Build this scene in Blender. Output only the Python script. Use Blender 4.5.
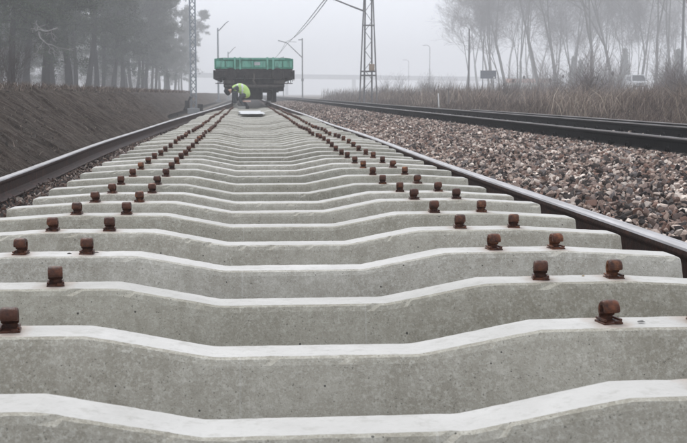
import bpy, bmesh, math, random
import numpy as np
from mathutils import Vector, Matrix, Euler
R = math.radians
random.seed(11)
RNG = np.random.default_rng(11)
for o in list(bpy.data.objects): bpy.data.objects.remove(o)
sc = bpy.context.scene
COL = sc.collection

# ------------------------------------------------------------------ camera
FPX = 1153.0
cd = bpy.data.cameras.new('camera'); cam = bpy.data.objects.new('camera', cd); COL.objects.link(cam)
cd.sensor_width = 36; cd.lens = FPX/687*36
cd.clip_start = 0.05; cd.clip_end = 6000
CX, CZ = -0.143, 0.714
cam.location = (CX, 0, CZ)
cam.rotation_euler = (R(90-6.31), 0, R(-4.755))
cd.dof.use_dof = True; cd.dof.focus_distance = 4.2; cd.dof.aperture_fstop = 18
sc.camera = cam

# ------------------------------------------------------------------ world, sun, exposure
SUN_EL, SUN_AZ = 52, -18          # azimuth from the track direction (+y), degrees to the right
w = bpy.data.worlds.new('World'); sc.world = w; w.use_nodes = True
nt = w.node_tree; nt.nodes.clear()
sky = nt.nodes.new('ShaderNodeTexSky'); sky.sky_type = 'NISHITA'; sky.sun_disc = False
sky.sun_elevation = R(SUN_EL); sky.sun_rotation = R(SUN_AZ)
sky.dust_density = 4; sky.air_density = 1
hsv = nt.nodes.new('ShaderNodeHueSaturation'); hsv.inputs['Saturation'].default_value = 0.12
mixw = nt.nodes.new('ShaderNodeMix'); mixw.data_type = 'RGBA'; mixw.inputs[0].default_value = 0.85
mixw.inputs[7].default_value = (9.35, 9.75, 10.6, 1)          # even overcast cloud
bg = nt.nodes.new('ShaderNodeBackground'); bg.inputs[1].default_value = 0.12
wo = nt.nodes.new('ShaderNodeOutputWorld')
nt.links.new(sky.outputs[0], hsv.inputs['Color']); nt.links.new(hsv.outputs[0], mixw.inputs[6])
nt.links.new(mixw.outputs[2], bg.inputs[0]); nt.links.new(bg.outputs[0], wo.inputs[0])
sd = bpy.data.lights.new('sun', 'SUN'); sd.energy = 1.3; sd.angle = R(12); sd.color = (1, .97, .93)
sun = bpy.data.objects.new('sun', sd); COL.objects.link(sun)
d = Vector((math.sin(R(SUN_AZ))*math.cos(R(SUN_EL)), math.cos(R(SUN_AZ))*math.cos(R(SUN_EL)), math.sin(R(SUN_EL))))
sun.rotation_euler = d.to_track_quat('Z', 'Y').to_euler(); sun.location = (0, 0, 20)
sc.view_settings.view_transform = 'Standard'; sc.view_settings.look = 'None'
sc.view_settings.exposure = 0.22; sc.view_settings.gamma = 1
sc.cycles.volume_bounces = 3; sc.cycles.max_bounces = 8; sc.cycles.diffuse_bounces = 3
sc.cycles.use_denoising = True
try: sc.cycles.denoiser = 'OPENIMAGEDENOISE'
except Exception: pass
HAZE = 0.0028

# ------------------------------------------------------------------ helpers
def L(c): return (c[0], c[1], c[2], 1)
class N:
    def __init__(s, name):
        s.m = bpy.data.materials.new(name); s.m.use_nodes = True; s.t = s.m.node_tree
        s.b = s.t.nodes['Principled BSDF']
        s.out = [n for n in s.t.nodes if n.type == 'OUTPUT_MATERIAL'][0]
    def n(s, ty, **k):
        x = s.t.nodes.new(ty)
        for a, v in k.items(): setattr(x, a, v)
        return x
    def l(s, a, b): s.t.links.new(a, b)
    def coords(s, obj=True, scale=(1, 1, 1), per_object=True):
        tc = s.n('ShaderNodeTexCoord'); src = tc.outputs['Object'] if obj else tc.outputs['Generated']
        mp = s.n('ShaderNodeMapping'); mp.inputs['Scale'].default_value = scale
        if per_object:
            oi = s.n('ShaderNodeObjectInfo'); ad = s.n('ShaderNodeVectorMath', operation='MULTIPLY_ADD')
            ad.inputs[1].default_value = (1, 1, 1)
            sc_ = s.n('ShaderNodeVectorMath', operation='SCALE'); sc_.inputs['Scale'].default_value = 3.7
            s.l(oi.outputs['Location'], sc_.inputs[0]); s.l(src, ad.inputs[0]); s.l(sc_.outputs[0], ad.inputs[2])
            s.l(ad.outputs[0], mp.inputs[0])
        else: s.l(src, mp.inputs[0])
        return mp.outputs[0]
    def noise(s, co, scale, detail=4, rough=.55, dist=0):
        x = s.n('ShaderNodeTexNoise'); x.inputs['Scale'].default_value = scale; x.inputs['Detail'].default_value = detail
        x.inputs['Roughness'].default_value = rough; x.inputs['Distortion'].default_value = dist
        s.l(co, x.inputs['Vector']); return x.outputs[0]
    def ramp(s, f, stops):
        r = s.n('ShaderNodeValToRGB'); e = r.color_ramp.elements
        while len(e) < len(stops): e.new(.5)
        for i, (p, c) in enumerate(stops):
            e[i].position = p; e[i].color = (c, c, c, 1) if isinstance(c, (int, float)) else L(c)
        s.l(f, r.inputs[0]); return r.outputs[0]
    def mix(s, f, a, b, mode='MIX'):
        x = s.n('ShaderNodeMix', data_type='RGBA', blend_type=mode)
        for i, v in ((0, f), (6, a), (7, b)):
            if isinstance(v, (int, float)): x.inputs[i].default_value = v
            elif isinstance(v, tuple): x.inputs[i].default_value = L(v)
            else: s.l(v, x.inputs[i])
        return x.outputs[2]
    def math(s, op, a, b=0, c=None):
        x = s.n('ShaderNodeMath', operation=op)
        for i, v in enumerate((a, b) if c is None else (a, b, c)):
            if isinstance(v, (int, float)): x.inputs[i].default_value = v
            else: s.l(v, x.inputs[i])
        return x.outputs[0]
    def bump(s, h, strength, dist=.01):
        x = s.n('ShaderNodeBump'); x.inputs['Strength'].default_value = strength; x.inputs['Distance'].default_value = dist
        s.l(h, x.inputs['Height']); s.l(x.outputs[0], s.b.inputs['Normal'])
    def fin(s, col=None, rough=.8, metal=0, spec=.5):
        s.b.inputs['Specular IOR Level'].default_value = spec
        if col is not None:
            if isinstance(col, tuple): s.b.inputs['Base Color'].default_value = L(col)
            else: s.l(col, s.b.inputs['Base Color'])
        if isinstance(rough, (int, float)): s.b.inputs['Roughness'].default_value = rough
        else: s.l(rough, s.b.inputs['Roughness'])
        s.b.inputs['Metallic'].default_value = metal
        return s.m

def simple(name, c1, c2, scale=6, rough=.8, metal=0, bump=.3, dist=.01, per=True, sc3=(1, 1, 1)):
    m = N(name); co = m.coords(scale=sc3, per_object=per)
    f = m.noise(co, scale, 6, .62)
    col = m.mix(m.ramp(f, [(.32, 0.), (.68, 1.)]), c1, c2)
    if bump: m.bump(f, bump, dist)
    return m.fin(col, rough, metal, .15 if max(c1) < .1 else .4)

def concrete(name, dark, light, blotch, holes=True):
    m = N(name); co = m.coords()
    big = m.noise(co, 2.2, 3, .5); mid = m.noise(co, 26, 5, .66); fine = m.noise(co, 95, 4, .65); grain = m.noise(co, 330, 2, .5)
    col = m.mix(m.ramp(big, [(.35, 0.), (.65, 1.)]), dark, light)
    col = m.mix(m.math('MULTIPLY', m.ramp(mid, [(.46, 0.), (.70, 1.)]), .30), col, blotch)
    col = m.mix(m.math('MULTIPLY', m.ramp(fine, [(.50, 0.), (.66, .42)]), m.ramp(m.noise(co, 5, 3, .6), [(.35, .25), (.6, 1.)])), col, blotch)
    col = m.mix(m.ramp(grain, [(.30, .30), (.46, 0.)]), col, (dark[0]*.55, dark[1]*.55, dark[2]*.55))
    crisp = m.noise(co, 170, 3, .5); col = m.mix(m.ramp(crisp, [(.55, 0.), (.62, .22)]), col, (.62, .61, .56)); pit = m.noise(co, 190, 2, .5); col = m.mix(m.ramp(pit, [(.29, .7), (.33, 0.)]), col, (.10, .098, .085))
    # long drips and damp tide marks
    co2 = m.coords(scale=(1, 1, .16)); st = m.noise(co2, 22, 3, .6)
    col = m.mix(m.math('MULTIPLY', m.ramp(st, [(.52, 0.), (.72, 1.)]), .35), col, (dark[0]*.72, dark[1]*.71, dark[2]*.66))
    # every sleeper was cast with its own tone
    oi = m.n('ShaderNodeObjectInfo')
    t = m.ramp(oi.outputs['Random'], [(0., (.76, .77, .75)), (.35, (.91, .91, .88)), (.7, (1.03, 1.03, 1.02)), (1., (1.12, 1.13, 1.16))])
    col = m.mix(1., col, t, 'MULTIPLY')
    h = m.math('MULTIPLY_ADD', fine, .6, mid); h = m.math('MULTIPLY_ADD', grain, .3, h)
    if holes:
        v = m.n('ShaderNodeTexVoronoi'); v.inputs['Scale'].default_value = 44; v.inputs['Randomness'].default_value = 1
        m.l(co, v.inputs['Vector'])
        wn = m.n('ShaderNodeTexWhiteNoise'); m.l(v.outputs['Position'], wn.inputs['Vector'])
        r = m.math('MULTIPLY', m.math('POWER', wn.outputs[0], 5.), .15)
        hole = m.math('LESS_THAN', v.outputs['Distance'], r)
        col = m.mix(m.math('MULTIPLY', hole, .85), col, (.035, .033, .03))
        h = m.math('SUBTRACT', h, m.math('MULTIPLY', hole, 1.5))
        # mould seam
        tc = m.n('ShaderNodeTexCoord'); sx = m.n('ShaderNodeSeparateXYZ'); m.l(tc.outputs['Object'], sx.inputs[0])
        seam = m.math('LESS_THAN', m.math('ABSOLUTE', m.math('SUBTRACT', sx.outputs[0], .163)), .0025)
        col = m.mix(m.math('MULTIPLY', seam, .14), col, (.62, .62, .6))
    m.bump(h, .55, .0035)
    return m.fin(col, .88)

M = {}
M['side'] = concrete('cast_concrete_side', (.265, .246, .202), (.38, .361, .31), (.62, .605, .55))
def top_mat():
    m = N('pale_concrete_top'); co = m.coords()
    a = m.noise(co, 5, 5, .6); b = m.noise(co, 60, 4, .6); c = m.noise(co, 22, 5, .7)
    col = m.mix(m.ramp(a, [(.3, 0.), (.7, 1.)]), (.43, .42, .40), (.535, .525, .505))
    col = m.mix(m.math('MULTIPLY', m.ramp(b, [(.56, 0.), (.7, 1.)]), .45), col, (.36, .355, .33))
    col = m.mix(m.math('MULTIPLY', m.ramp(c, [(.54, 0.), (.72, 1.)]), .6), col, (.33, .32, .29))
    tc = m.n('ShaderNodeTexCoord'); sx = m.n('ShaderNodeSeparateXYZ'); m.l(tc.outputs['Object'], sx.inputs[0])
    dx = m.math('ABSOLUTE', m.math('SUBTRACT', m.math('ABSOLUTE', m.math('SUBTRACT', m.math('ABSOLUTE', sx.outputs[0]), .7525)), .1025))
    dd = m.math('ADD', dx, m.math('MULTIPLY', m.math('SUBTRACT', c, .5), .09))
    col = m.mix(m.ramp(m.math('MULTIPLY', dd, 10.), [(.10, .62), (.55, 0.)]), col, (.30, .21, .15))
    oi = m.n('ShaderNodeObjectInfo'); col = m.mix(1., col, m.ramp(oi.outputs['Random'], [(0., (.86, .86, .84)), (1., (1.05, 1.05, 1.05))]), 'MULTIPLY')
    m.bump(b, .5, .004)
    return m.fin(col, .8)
M['top'] = top_mat()  # flat tops get a paler concrete tone than the side faces
def rust(name, a, b, c, rough=.62):
    m = N(name); co = m.coords()
    f = m.noise(co, 45, 6, .7); g = m.noise(co, 14, 4, .6)
    col = m.mix(m.ramp(f, [(.35, 0.), (.62, 1.)]), a, b)
    col = m.mix(m.ramp(g, [(.58, 0.), (.7, .8)]), col, c)
    pz = m.noise(co, 5, 5, .7); col = m.mix(m.ramp(pz, [(.42, .6), (.6, 0.)]), col, a); m.bump(m.math('ADD', f, g), .7, .004)
    return m.fin(col, rough, .05, .22)
M['shoulder'] = rust('rusty_cast_iron', (.028, .012, .009), (.15, .052, .024), (.42, .17, .07), .36)
M['railside'] = rust('rail_rust_dark', (.014, .006, .004), (.060, .022, .013), (.14, .055, .032), .6)
M['raildark'] = rust('rail_web_shade_dark', (.004, .004, .004), (.009, .008, .008), (.022, .015, .013), .8); M['raildark'].node_tree.nodes['Principled BSDF'].inputs['Specular IOR Level'].default_value = .06  # rail sides this black carry the shadow on the web in their colour
def headmat(name, a, b, rough, metal):
    m = N(name); co = m.coords(scale=(1, .05, 1), per_object=False)
    f = m.noise(co, 40, 5, .6)
    col = m.mix(m.ramp(f, [(.35, 0.), (.65, 1.)]), a, b)
    return m.fin(col, rough, metal)
M['headnew'] = headmat('rail_head_mill_scale', (.27, .26, .26), (.44, .43, .44), .45, .3)
M['headrun'] = headmat('rail_head_running', (.20, .185, .18), (.34, .33, .33), .38, .6)
M['headdull'] = headmat('rail_head_dull', (.055, .045, .043), (.13, .115, .11), .5, .35)
M['soil'] = None
def tint_mat(name, base=(1, 1, 1), rough=.85, bump=True, sc_=60):
    m = N(name); at = m.n('ShaderNodeAttribute', attribute_name='tint')
    col = at.outputs['Color']
    if bump:
        co = m.coords(per_object=False); f = m.noise(co, sc_, 5, .65)
        col = m.mix(1., col, m.ramp(f, [(.3, (.62, .60, .60)), (.7, (1.25, 1.25, 1.25))]), 'MULTIPLY')
        m.bump(f, .4, .004)
    return m.fin(col, rough, 0, .2)
M['stone'] = tint_mat('crushed_stone')
M['blade'] = tint_mat('dry_grass', bump=False, rough=.9)
M['needle'] = tint_mat('pine_needles', bump=False, rough=.8)
def soilmat():
    m = N('bank_soil'); tc = m.coords(per_object=False); big = m.noise(tc, .9, 4, .6); f = m.noise(tc, 14, 6, .7); g = m.noise(tc, 70, 4, .7)
    col = m.mix(m.ramp(big, [(.35, 0.), (.65, 1.)]), (.050, .037, .029), (.088, .066, .053))
    mps = m.n('ShaderNodeMapping'); mps.inputs['Rotation'].default_value = (0, 0, R(-10)); mps.inputs['Scale'].default_value = (.55, 4.2, .55); tcs = m.n('ShaderNodeTexCoord'); m.l(tcs.outputs['Object'], mps.inputs[0])
    st = m.noise(mps.outputs[0], 6.5, 8, .8)
    col = m.mix(m.ramp(st, [(.49, 0.), (.64, .75)]), col, (.22, .19, .165)); col = m.mix(m.ramp(st, [(.36, .85), (.47, 0.)]), col, (.014, .010, .008))
    col = m.mix(m.ramp(f, [(.52, 0.), (.74, .5)]), col, (.19, .155, .13))
    col = m.mix(m.ramp(g, [(.34, .7), (.5, 0.)]), col, (.016, .012, .010))
    m.bump(m.math('ADD', m.math('ADD', f, g), st), 1., .03)
    return m.fin(col, .95, 0, .08)
M['soil'] = soilmat()
M['field'] = simple('field_dead_grass', (.085, .07, .058), (.16, .135, .11), 2.5, .95, bump=.6, dist=.05, per=False)
M['bed'] = simple('ballast_bed_gap_shade', (.007, .006, .005), (.022, .018, .016), 25, .95, bump=.9, dist=.02, per=False)  # near-black bed: the shade in the gaps between stones is painted in
M['bark'] = simple('pine_bark', (.012, .010, .009), (.035, .029, .026), 9, .9, sc3=(1, 1, .25))
M['bark2'] = simple('poplar_bark', (.06, .055, .05), (.12, .11, .10), 9, .9, sc3=(1, 1, .25))
M['twig'] = simple('twigs', (.05, .04, .036), (.09, .075, .07), 9, .9, bump=0)
M['galv'] = simple('galvanised_steel', (.20, .23, .26), (.32, .35, .38), 5, .5, .4, bump=0)
M['dsteel'] = simple('weathered_steel', (.10, .10, .105), (.18, .175, .175), 6, .6, .3, bump=0)
M['wire'] = simple('copper_wire_dull', (.08, .08, .085), (.12, .12, .12), 3, .6, .3, bump=0)
def dirty(name, a, b):
    m = N(name); co = m.coords(scale=(1, 1, .25)); f = m.noise(co, 7, 6, .7); g = m.noise(co, 2.2, 4, .6)
    col = m.mix(m.ramp(g, [(.35, 0.), (.65, 1.)]), a, b); col = m.mix(m.ramp(f, [(.50, 0.), (.70, .75)]), col, (.05, .06, .05))
    return m.fin(col, .6, 0, .3)
M['green'] = dirty('wagon_green_paint', (.035, .20, .135), (.08, .30, .21)); M['green2'] = dirty('wagon_green_paint_faded', (.12, .38, .28), (.22, .50, .40))
M['black'] = simple('grimy_black_steel', (.008, .008, .009), (.05, .045, .043), 8, .6, .2, bump=.3)
M['grime'] = simple('brown_grime_steel', (.05, .043, .04), (.13, .115, .105), 8, .7, .1, bump=.3)
M['white'] = simple('white_paint', (.68, .68, .66), (.8, .8, .79), 4, .45, bump=0)
M['sheet'] = simple('pale_plastic_sheet', (.42, .43, .44), (.58, .59, .60), 3, .5, bump=.3)
M['glass'] = simple('dark_window_glass', (.02, .025, .03), (.05, .055, .06), 2, .12, bump=0)
M['rubber'] = simple('black_rubber', (.015, .015, .015), (.03, .03, .03), 10, .8, bump=0)
M['yellowp'] = simple('yellow_car_paint', (.72, .68, .36), (.80, .75, .45), 3, .4, bump=0)
M['silverp'] = simple('silver_car_paint', (.55, .57, .6), (.66, .68, .7), 3, .35, .3, bump=0)
M['vest'] = simple('hi_vis_yellow', (.42, .62, .16), (.54, .76, .26), 9, .7, bump=.4)
M['reflect'] = simple('reflective_tape', (.55, .57, .58), (.7, .72, .72), 9, .4, bump=0)
M['cloth'] = simple('dark_work_cloth', (.045, .05, .058), (.10, .105, .115), 12, .9, bump=.5)
M['cap'] = simple('black_knit_cap', (.01, .01, .012), (.025, .025, .03), 30, .9)
M['skin'] = simple('skin', (.42, .24, .17), (.5, .3, .22), 20, .6, bump=0)
M['glove'] = simple('grey_work_glove', (.3, .3, .28), (.42, .42, .4), 30, .9)
M['hem'] = simple('orange_white_hem', (.60, .30, .22), (.75, .6, .55), 9, .6, bump=0)
M['offwhite'] = simple('off_white_van_paint', (.42, .43, .44), (.52, .53, .54), 4, .4, bump=0)
M['red'] = simple('red_plastic', (.45, .06, .04), (.55, .09, .06), 6, .5, bump=0)
M['board'] = simple('dark_blue_board', (.05, .065, .09), (.09, .105, .13), 4, .5, bump=0)
M['wall'] = simple('pale_plaster', (.55, .52, .46), (.66, .62, .56), 3, .9, bump=0)
M['roofo'] = simple('orange_roof', (.42, .20, .12), (.52, .27, .17), 5, .8, bump=0)
M['bridge'] = simple('bridge_concrete', (.26, .27, .28), (.36, .37, .38), 1.5, .9, bump=0)
M['cerbrown'] = simple('brown_ceramic', (.10, .045, .03), (.16, .07, .045), 6, .3, bump=0)
M['box'] = simple('ochre_box', (.28, .20, .13), (.36, .27, .19), 6, .6, bump=0)
M['woodp'] = simple('weathered_post_wood', (.14, .12, .11), (.26, .23, .21), 10, .9, sc3=(1, 1, .2))

def tag(o, label=None, cat=None, group=None, kind=None):
    if label: o['label'] = label
    if cat: o['category'] = cat
    if group: o['group'] = group
    if kind: o['kind'] = kind
    return o
def link(o, parent=None):
    COL.objects.link(o)
    if parent is not None: o.parent = parent
    return o
def empty(name, loc, label, cat, group=None, rz=0):
    o = bpy.data.objects.new(name, None); COL.objects.link(o); o.location = loc; o.rotation_euler.z = rz
    o.empty_display_size = .2
    return tag(o, label, cat, group)
def copy_tree(o, parent=None):
    c = o.copy(); COL.objects.link(c)
    if parent is not None: c.parent = parent
    for ch in o.children: copy_tree(ch, c)
    return c
def mesh_np(name, V, F, mats, tint=None, smooth=False, midx=None):
    """V (n,3), F (m,k) of one face size"""
    V = np.asarray(V, np.float32); F = np.asarray(F, np.int32); k = F.shape[1]; m = len(F)
    me = bpy.data.meshes.new(name)
    me.vertices.add(len(V)); me.vertices.foreach_set('co', V.ravel())
    me.loops.add(m*k); me.loops.foreach_set('vertex_index', F.ravel())
    me.polygons.add(m); me.polygons.foreach_set('loop_start', np.arange(0, m*k, k, dtype=np.int32))
    me.polygons.foreach_set('loop_total', np.full(m, k, np.int32))
    if midx is not None: me.polygons.foreach_set('material_index', np.asarray(midx, np.int32))
    me.polygons.foreach_set('use_smooth', np.full(m, smooth, bool))
    if tint is not None:
        a = me.attributes.new('tint', 'FLOAT_COLOR', 'FACE')
        a.data.foreach_set('color', np.c_[tint, np.ones(m)].astype(np.float32).ravel())
    me.update(calc_edges=True)
    for x in (mats if isinstance(mats, (list, tuple)) else [mats]): me.materials.append(x)
    return me
def obj(name, me, parent=None, loc=(0, 0, 0)):
    o = bpy.data.objects.new(name, me); link(o, parent); o.location = loc; return o

class MB:
    def __init__(s): s.v = []; s.f = []
    def box(s, c, size, rot=None, taper=None):
        n = len(s.v); hx, hy, hz = size[0]/2, size[1]/2, size[2]/2
        for z in (-1, 1):
            k = taper if (taper and z > 0) else 1
            for x, y in ((-1, -1), (1, -1), (1, 1), (-1, 1)):
                p = Vector((x*hx*k, y*hy*k, z*hz))
                if rot: p = Euler(rot).to_matrix() @ p
                s.v.append(tuple(p+Vector(c)))
        for q in ((0, 3, 2, 1), (4, 5, 6, 7), (0, 1, 5, 4), (1, 2, 6, 5), (2, 3, 7, 6), (3, 0, 4, 7)): s.f.append(tuple(n+i for i in q))
        return s
    def tube(s, p0, p1, r0, r1=None, n=8, cap=True):
        r1 = r0 if r1 is None else r1
        p0 = Vector(p0); p1 = Vector(p1); a = (p1-p0)
        if a.length < 1e-6: return s
        a.normalize(); u = a.orthogonal().normalized(); v = a.cross(u); b = len(s.v)
        for p, r in ((p0, r0), (p1, r1)):
            for i in range(n):
                t = 2*math.pi*i/n; s.v.append(tuple(p+u*math.cos(t)*r+v*math.sin(t)*r))
        for i in range(n): j = (i+1) % n; s.f.append((b+i, b+j, b+n+j, b+n+i))
        if cap: s.f.append(tuple(b+i for i in reversed(range(n)))); s.f.append(tuple(b+n+i for i in range(n)))
        return s
    def prism(s, pts, y0, y1, axis='y'):
        """pts: closed outline in the plane across the axis"""
        b = len(s.v); n = len(pts)
        for t in (y0, y1):
            for p in pts:
                s.v.append((p[0], t, p[1]) if axis == 'y' else ((t, p[0], p[1]) if axis == 'x' else (p[0], p[1], t)))
        for i in range(n): j = (i+1) % n; s.f.append((b+i, b+j, b+n+j, b+n+i))
        s.f.append(tuple(b+i for i in reversed(range(n)))); s.f.append(tuple(b+n+i for i in range(n)))
        return s
    def mesh(s, name, mat, bevel=0, smooth=False):
        me = bpy.data.meshes.new(name); me.from_pydata(s.v, [], s.f); bm = bmesh.new(); bm.from_mesh(me)
        bmesh.ops.recalc_face_normals(bm, faces=bm.faces)
        if bevel: bmesh.ops.bevel(bm, geom=[e for e in bm.edges], offset=bevel, segments=2, affect='EDGES', profile=.6, clamp_overlap=True)
        for f in bm.faces: f.smooth = smooth
        bm.to_mesh(me); bm.free(); me.materials.append(mat); return me
    def build(s, name, mat, parent=None, loc=(0, 0, 0), bevel=0, smooth=False):
        return obj(name, s.mesh(name, mat, bevel, smooth), parent, loc)

def hash2(ix, iy, seed):
    h = (ix.astype(np.int64)*374761393 + iy.astype(np.int64)*668265263 + seed*982451653) & 0x7fffffff
    h = ((h ^ (h >> 13))*1274126177) & 0x7fffffff
    return ((h ^ (h >> 16)) & 0xffff)/65535.0
def vnoise(x, y, seed=0):
    x = np.asarray(x, float); y = np.asarray(y, float)
    ix = np.floor(x); iy = np.floor(y); fx = x-ix; fy = y-iy
    fx = fx*fx*(3-2*fx); fy = fy*fy*(3-2*fy)
    a = hash2(ix, iy, seed); b = hash2(ix+1, iy, seed); c = hash2(ix, iy+1, seed); d_ = hash2(ix+1, iy+1, seed)
    return (a*(1-fx)+b*fx)*(1-fy)+(c*(1-fx)+d_*fx)*fy*1.0
def fbm(x, y, seed=0, o=4):
    t = 0; a = .5
    for i in range(o): t = t+a*(vnoise(x*2**i, y*2**i, seed+i)-.5); a *= .5
    return t
def px(x, y, X=None, s=None):
    """world point seen at photo pixel column x, for lateral distance X or scale s; returns (world x, world y)"""
    th = R(4.755)+math.atan((x-343.5)*math.cos(R(6.31))/FPX)
    if s is None: y = X/math.tan(th)
    else: y = FPX/s*math.cos(th)/math.cos(th-R(4.755))
    return (y*math.tan(th)+CX, y)
def sstep(a, b, t):
    t = np.clip((np.asarray(t, float)-a)/(b-a), 0, 1); return t*t*(3-2*t)

# ------------------------------------------------------------------ terrain
def cross_z(x):
    xs = [-950, -60, -12, -5.2, -3.95, -3.75, -2.42, -1.9, -1.3, 1.8, 3.6, 6.6, 7.6, 8.5, 60, 950]
    zs = [.75, .75, .72, .30, -.20, -.30, -.32, -.25, -.10, .0, .10, .10, .02, .08, .2, .3]
    return np.interp(x, xs, zs)
def grid_mesh(name, xs, ys, zfun, mat, smooth=True, parent=None):
    X, Y = np.meshgrid(xs, ys); Z = zfun(X, Y); V = np.stack([X, Y, Z], -1).reshape(-1, 3)
    nx, ny = len(xs), len(ys); i = np.arange(ny-1)[:, None]*nx+np.arange(nx-1)[None]; i = i.ravel()
    F = np.stack([i, i+1, i+nx+1, i+nx], -1)
    return obj(name, mesh_np(name, V, F, mat, smooth=smooth), parent)
xs = np.unique(np.concatenate([np.linspace(-950, -60, 20), np.linspace(-60, -5.2, 30), [-3.95, -3.75, -2.42, -1.9, -1.3, 1.8, 3.6, 6.6, 7.6], np.linspace(8.5, 60, 30), np.linspace(60, 950, 20)]))
ys = np.unique(np.concatenate([np.linspace(-60, 0, 8), np.linspace(0, 120, 60), np.linspace(120, 950, 40)]))
g = grid_mesh('ground', xs, ys, lambda X, Y: cross_z(X)-.08+np.where(np.abs(X) > 9, .35*fbm(X*.08, Y*.08, 3), 0), M['field'])
tag(g, 'flat dead-grass ground reaching into the fog', kind='structure')

# bank of bare earth on the left, scraped into downhill furrows
ys = np.concatenate([np.arange(1.5, 14, .05), np.arange(14, 40, .1), np.geomspace(40, 330, 320)])
us = np.linspace(0, 1, 62)                    # 0 toe .. 1 behind the crest
def bankmesh():
    U, Y = np.meshgrid(us, ys)
    X = -2.25-2.9*U
    Zc = .05*fbm(Y*.8, X*.8, 61, 3)
    base = np.interp(X, [-5.15, -4.1, -3.75, -2.5, -2.25], [.78, .80, .72, -.12, -.16])
    slope = sstep(-2.3, -2.6, X)*(1-sstep(-3.6, -4.0, X))
    furrow = fbm(Y*2.6+X*.35, X*.25, 5, 3)*.46+fbm(Y*9+X*1.0, X*.9, 8, 2)*.16
    gul = np.abs(fbm(Y*.9+X*.25, X*.12, 15, 2))*-.12
    clod = fbm(Y*9, X*9, 21, 3)*.075
    Z = base+(furrow+gul)*slope+clod*(.3+.7*sstep(-2.3, -2.6, X))+fbm(Y*.35, X*.3, 30, 2)*.14*sstep(-3.0, -3.8, X)+fbm(Y*2.2, X*2.2, 66, 3)*.10*sstep(-3.3, -3.9, X)
    X = X-1.25*sstep(30, 52, Y)
    V = np.stack([X, Y, Z], -1).reshape(-1, 3); nx = len(us); ny = len(ys)
    i = (np.arange(ny-1)[:, None]*nx+np.arange(nx-1)[None]).ravel()
    return mesh_np('embankment', V, np.stack([i, i+nx, i+nx+1, i+1], -1), M['soil'], smooth=False), Z
me, _ = bankmesh()
bank = tag(obj('embankment', me), 'bare brown earth bank scraped into downhill furrows left of the rails', kind='structure')

# ballast bed
def bed_z(x, y):
    b = np.interp(x, [-2.5, -1.9, -1.35, -1.2, 1.2, 1.75, 2.2, 3.3, 3.75, 6.5, 7.5, 8.2], [-.18, -.135, -.03, -.01, -.01, -.02, .03, .105, .10, .10, .02, .0])
    return b+fbm(x*1.6, y*1.6, 40, 3)*.05*(sstep(1.7, 2.2, x)*(1-sstep(3.7, 3.9, x)))+fbm(x*5, y*5, 44, 2)*.02
xs = np.concatenate([np.arange(-2.5, -1.2, .1), [-1.2, 0, 1.2], np.arange(1.3, 8.3, .1)])
ys = np.concatenate([np.arange(.4, 30, .12), np.geomspace(30, 900, 160)])
bed = grid_mesh('ballast_bed', xs, ys, bed_z, M['bed'])
tag(bed, 'stone ballast bed under and beside the tracks', kind='structure')

# ---- crushed stones
def stone_variants(n, npts, seed):
    r = np.random.default_rng(seed); out = []
    for i in range(n):
        p = r.normal(size=(npts, 3)); p /= np.linalg.norm(p, axis=1)[:, None]
        p *= r.uniform(.75, 1.1, (npts, 1)); p *= np.array([1.1, r.uniform(.55, .9), r.uniform(.38, .7)])
        bm = bmesh.new()
        for q in p: bm.verts.new(q)
        h = bmesh.ops.convex_hull(bm, input=bm.verts[:]); bmesh.ops.delete(bm, geom=[v for v in bm.verts if not v.link_faces], context='VERTS')
        bmesh.ops.triangulate(bm, faces=bm.faces); bm.verts.index_update()
        V = np.array([v.co[:] for v in bm.verts]); F = np.array([[v.index for v in f.verts] for f in bm.faces])
        bm.free(); out.append((V, F))
    return out
PAL = np.array([(.24, .185, .155), (.165, .125, .11), (.42, .355, .31), (.065, .05, .045), (.13, .12, .12), (.55, .50, .45), (.20, .14, .115), (.035, .03, .03), (.31, .235, .195), (.085, .075, .07), (.17, .10, .075)])
PAL = (PAL*.78+PAL.mean(1, keepdims=True)*.22)*np.array([1.32, 1.25, 1.19])*np.where(PAL[:, :1] < .1, .75, 1)
def rotmats(n, r):
    q = r.normal(size=(n, 4)); q /= np.linalg.norm(q, axis=1)[:, None]; a, b, c, d_ = q.T
    return np.stack([np.stack([1-2*(c*c+d_*d_), 2*(b*c-a*d_), 2*(b*d_+a*c)], -1), np.stack([2*(b*c+a*d_), 1-2*(b*b+d_*d_), 2*(c*d_-a*b)], -1), np.stack([2*(b*d_-a*c), 2*(c*d_+a*b), 1-2*(b*b+c*c)], -1)], 1)
def scatter(name, P, size, variants, pal, parent, r):
    Vs, Fs, Ts, off = [], [], [], 0
    vi = r.integers(0, len(variants), len(P)); RM = rotmats(len(P), r)
    ci = r.integers(0, len(pal), len(P)); cj = pal[ci]*r.uniform(.75, 1.25, (len(P), 1))
    for k, (V, F) in enumerate(variants):
        idx = np.where(vi == k)[0]
        if not len(idx): continue
        W = np.einsum('nij,vj->nvi', RM[idx], V)*size[idx][:, None, None]+P[idx][:, None, :]
        FF = F[None]+(np.arange(len(idx))*len(V))[:, None, None]+off
        Vs.append(W.reshape(-1, 3)); Fs.append(FF.reshape(-1, 3)); Ts.append(np.repeat(cj[idx], len(F), 0)); off += len(idx)*len(V)
    me = mesh_np(name, np.concatenate(Vs), np.concatenate(Fs), M['stone'], np.concatenate(Ts))
    return obj(name, me, parent)
def jgrid(x0, x1, y0, y1, st, r, keep=1.0):
    X, Y = np.meshgrid(np.arange(x0, x1, st), np.arange(y0, y1, st)); X = X.ravel(); Y = Y.ravel()
    X = X+r.uniform(-.5, .5, len(X))*st; Y = Y+r.uniform(-.5, .5, len(Y))*st
    k = r.random(len(X)) < keep; return X[k], Y[k]
v_hi = stone_variants(24, 13, 5); v_lo = stone_variants(10, 8, 6)
r = np.random.default_rng(3)
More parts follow.
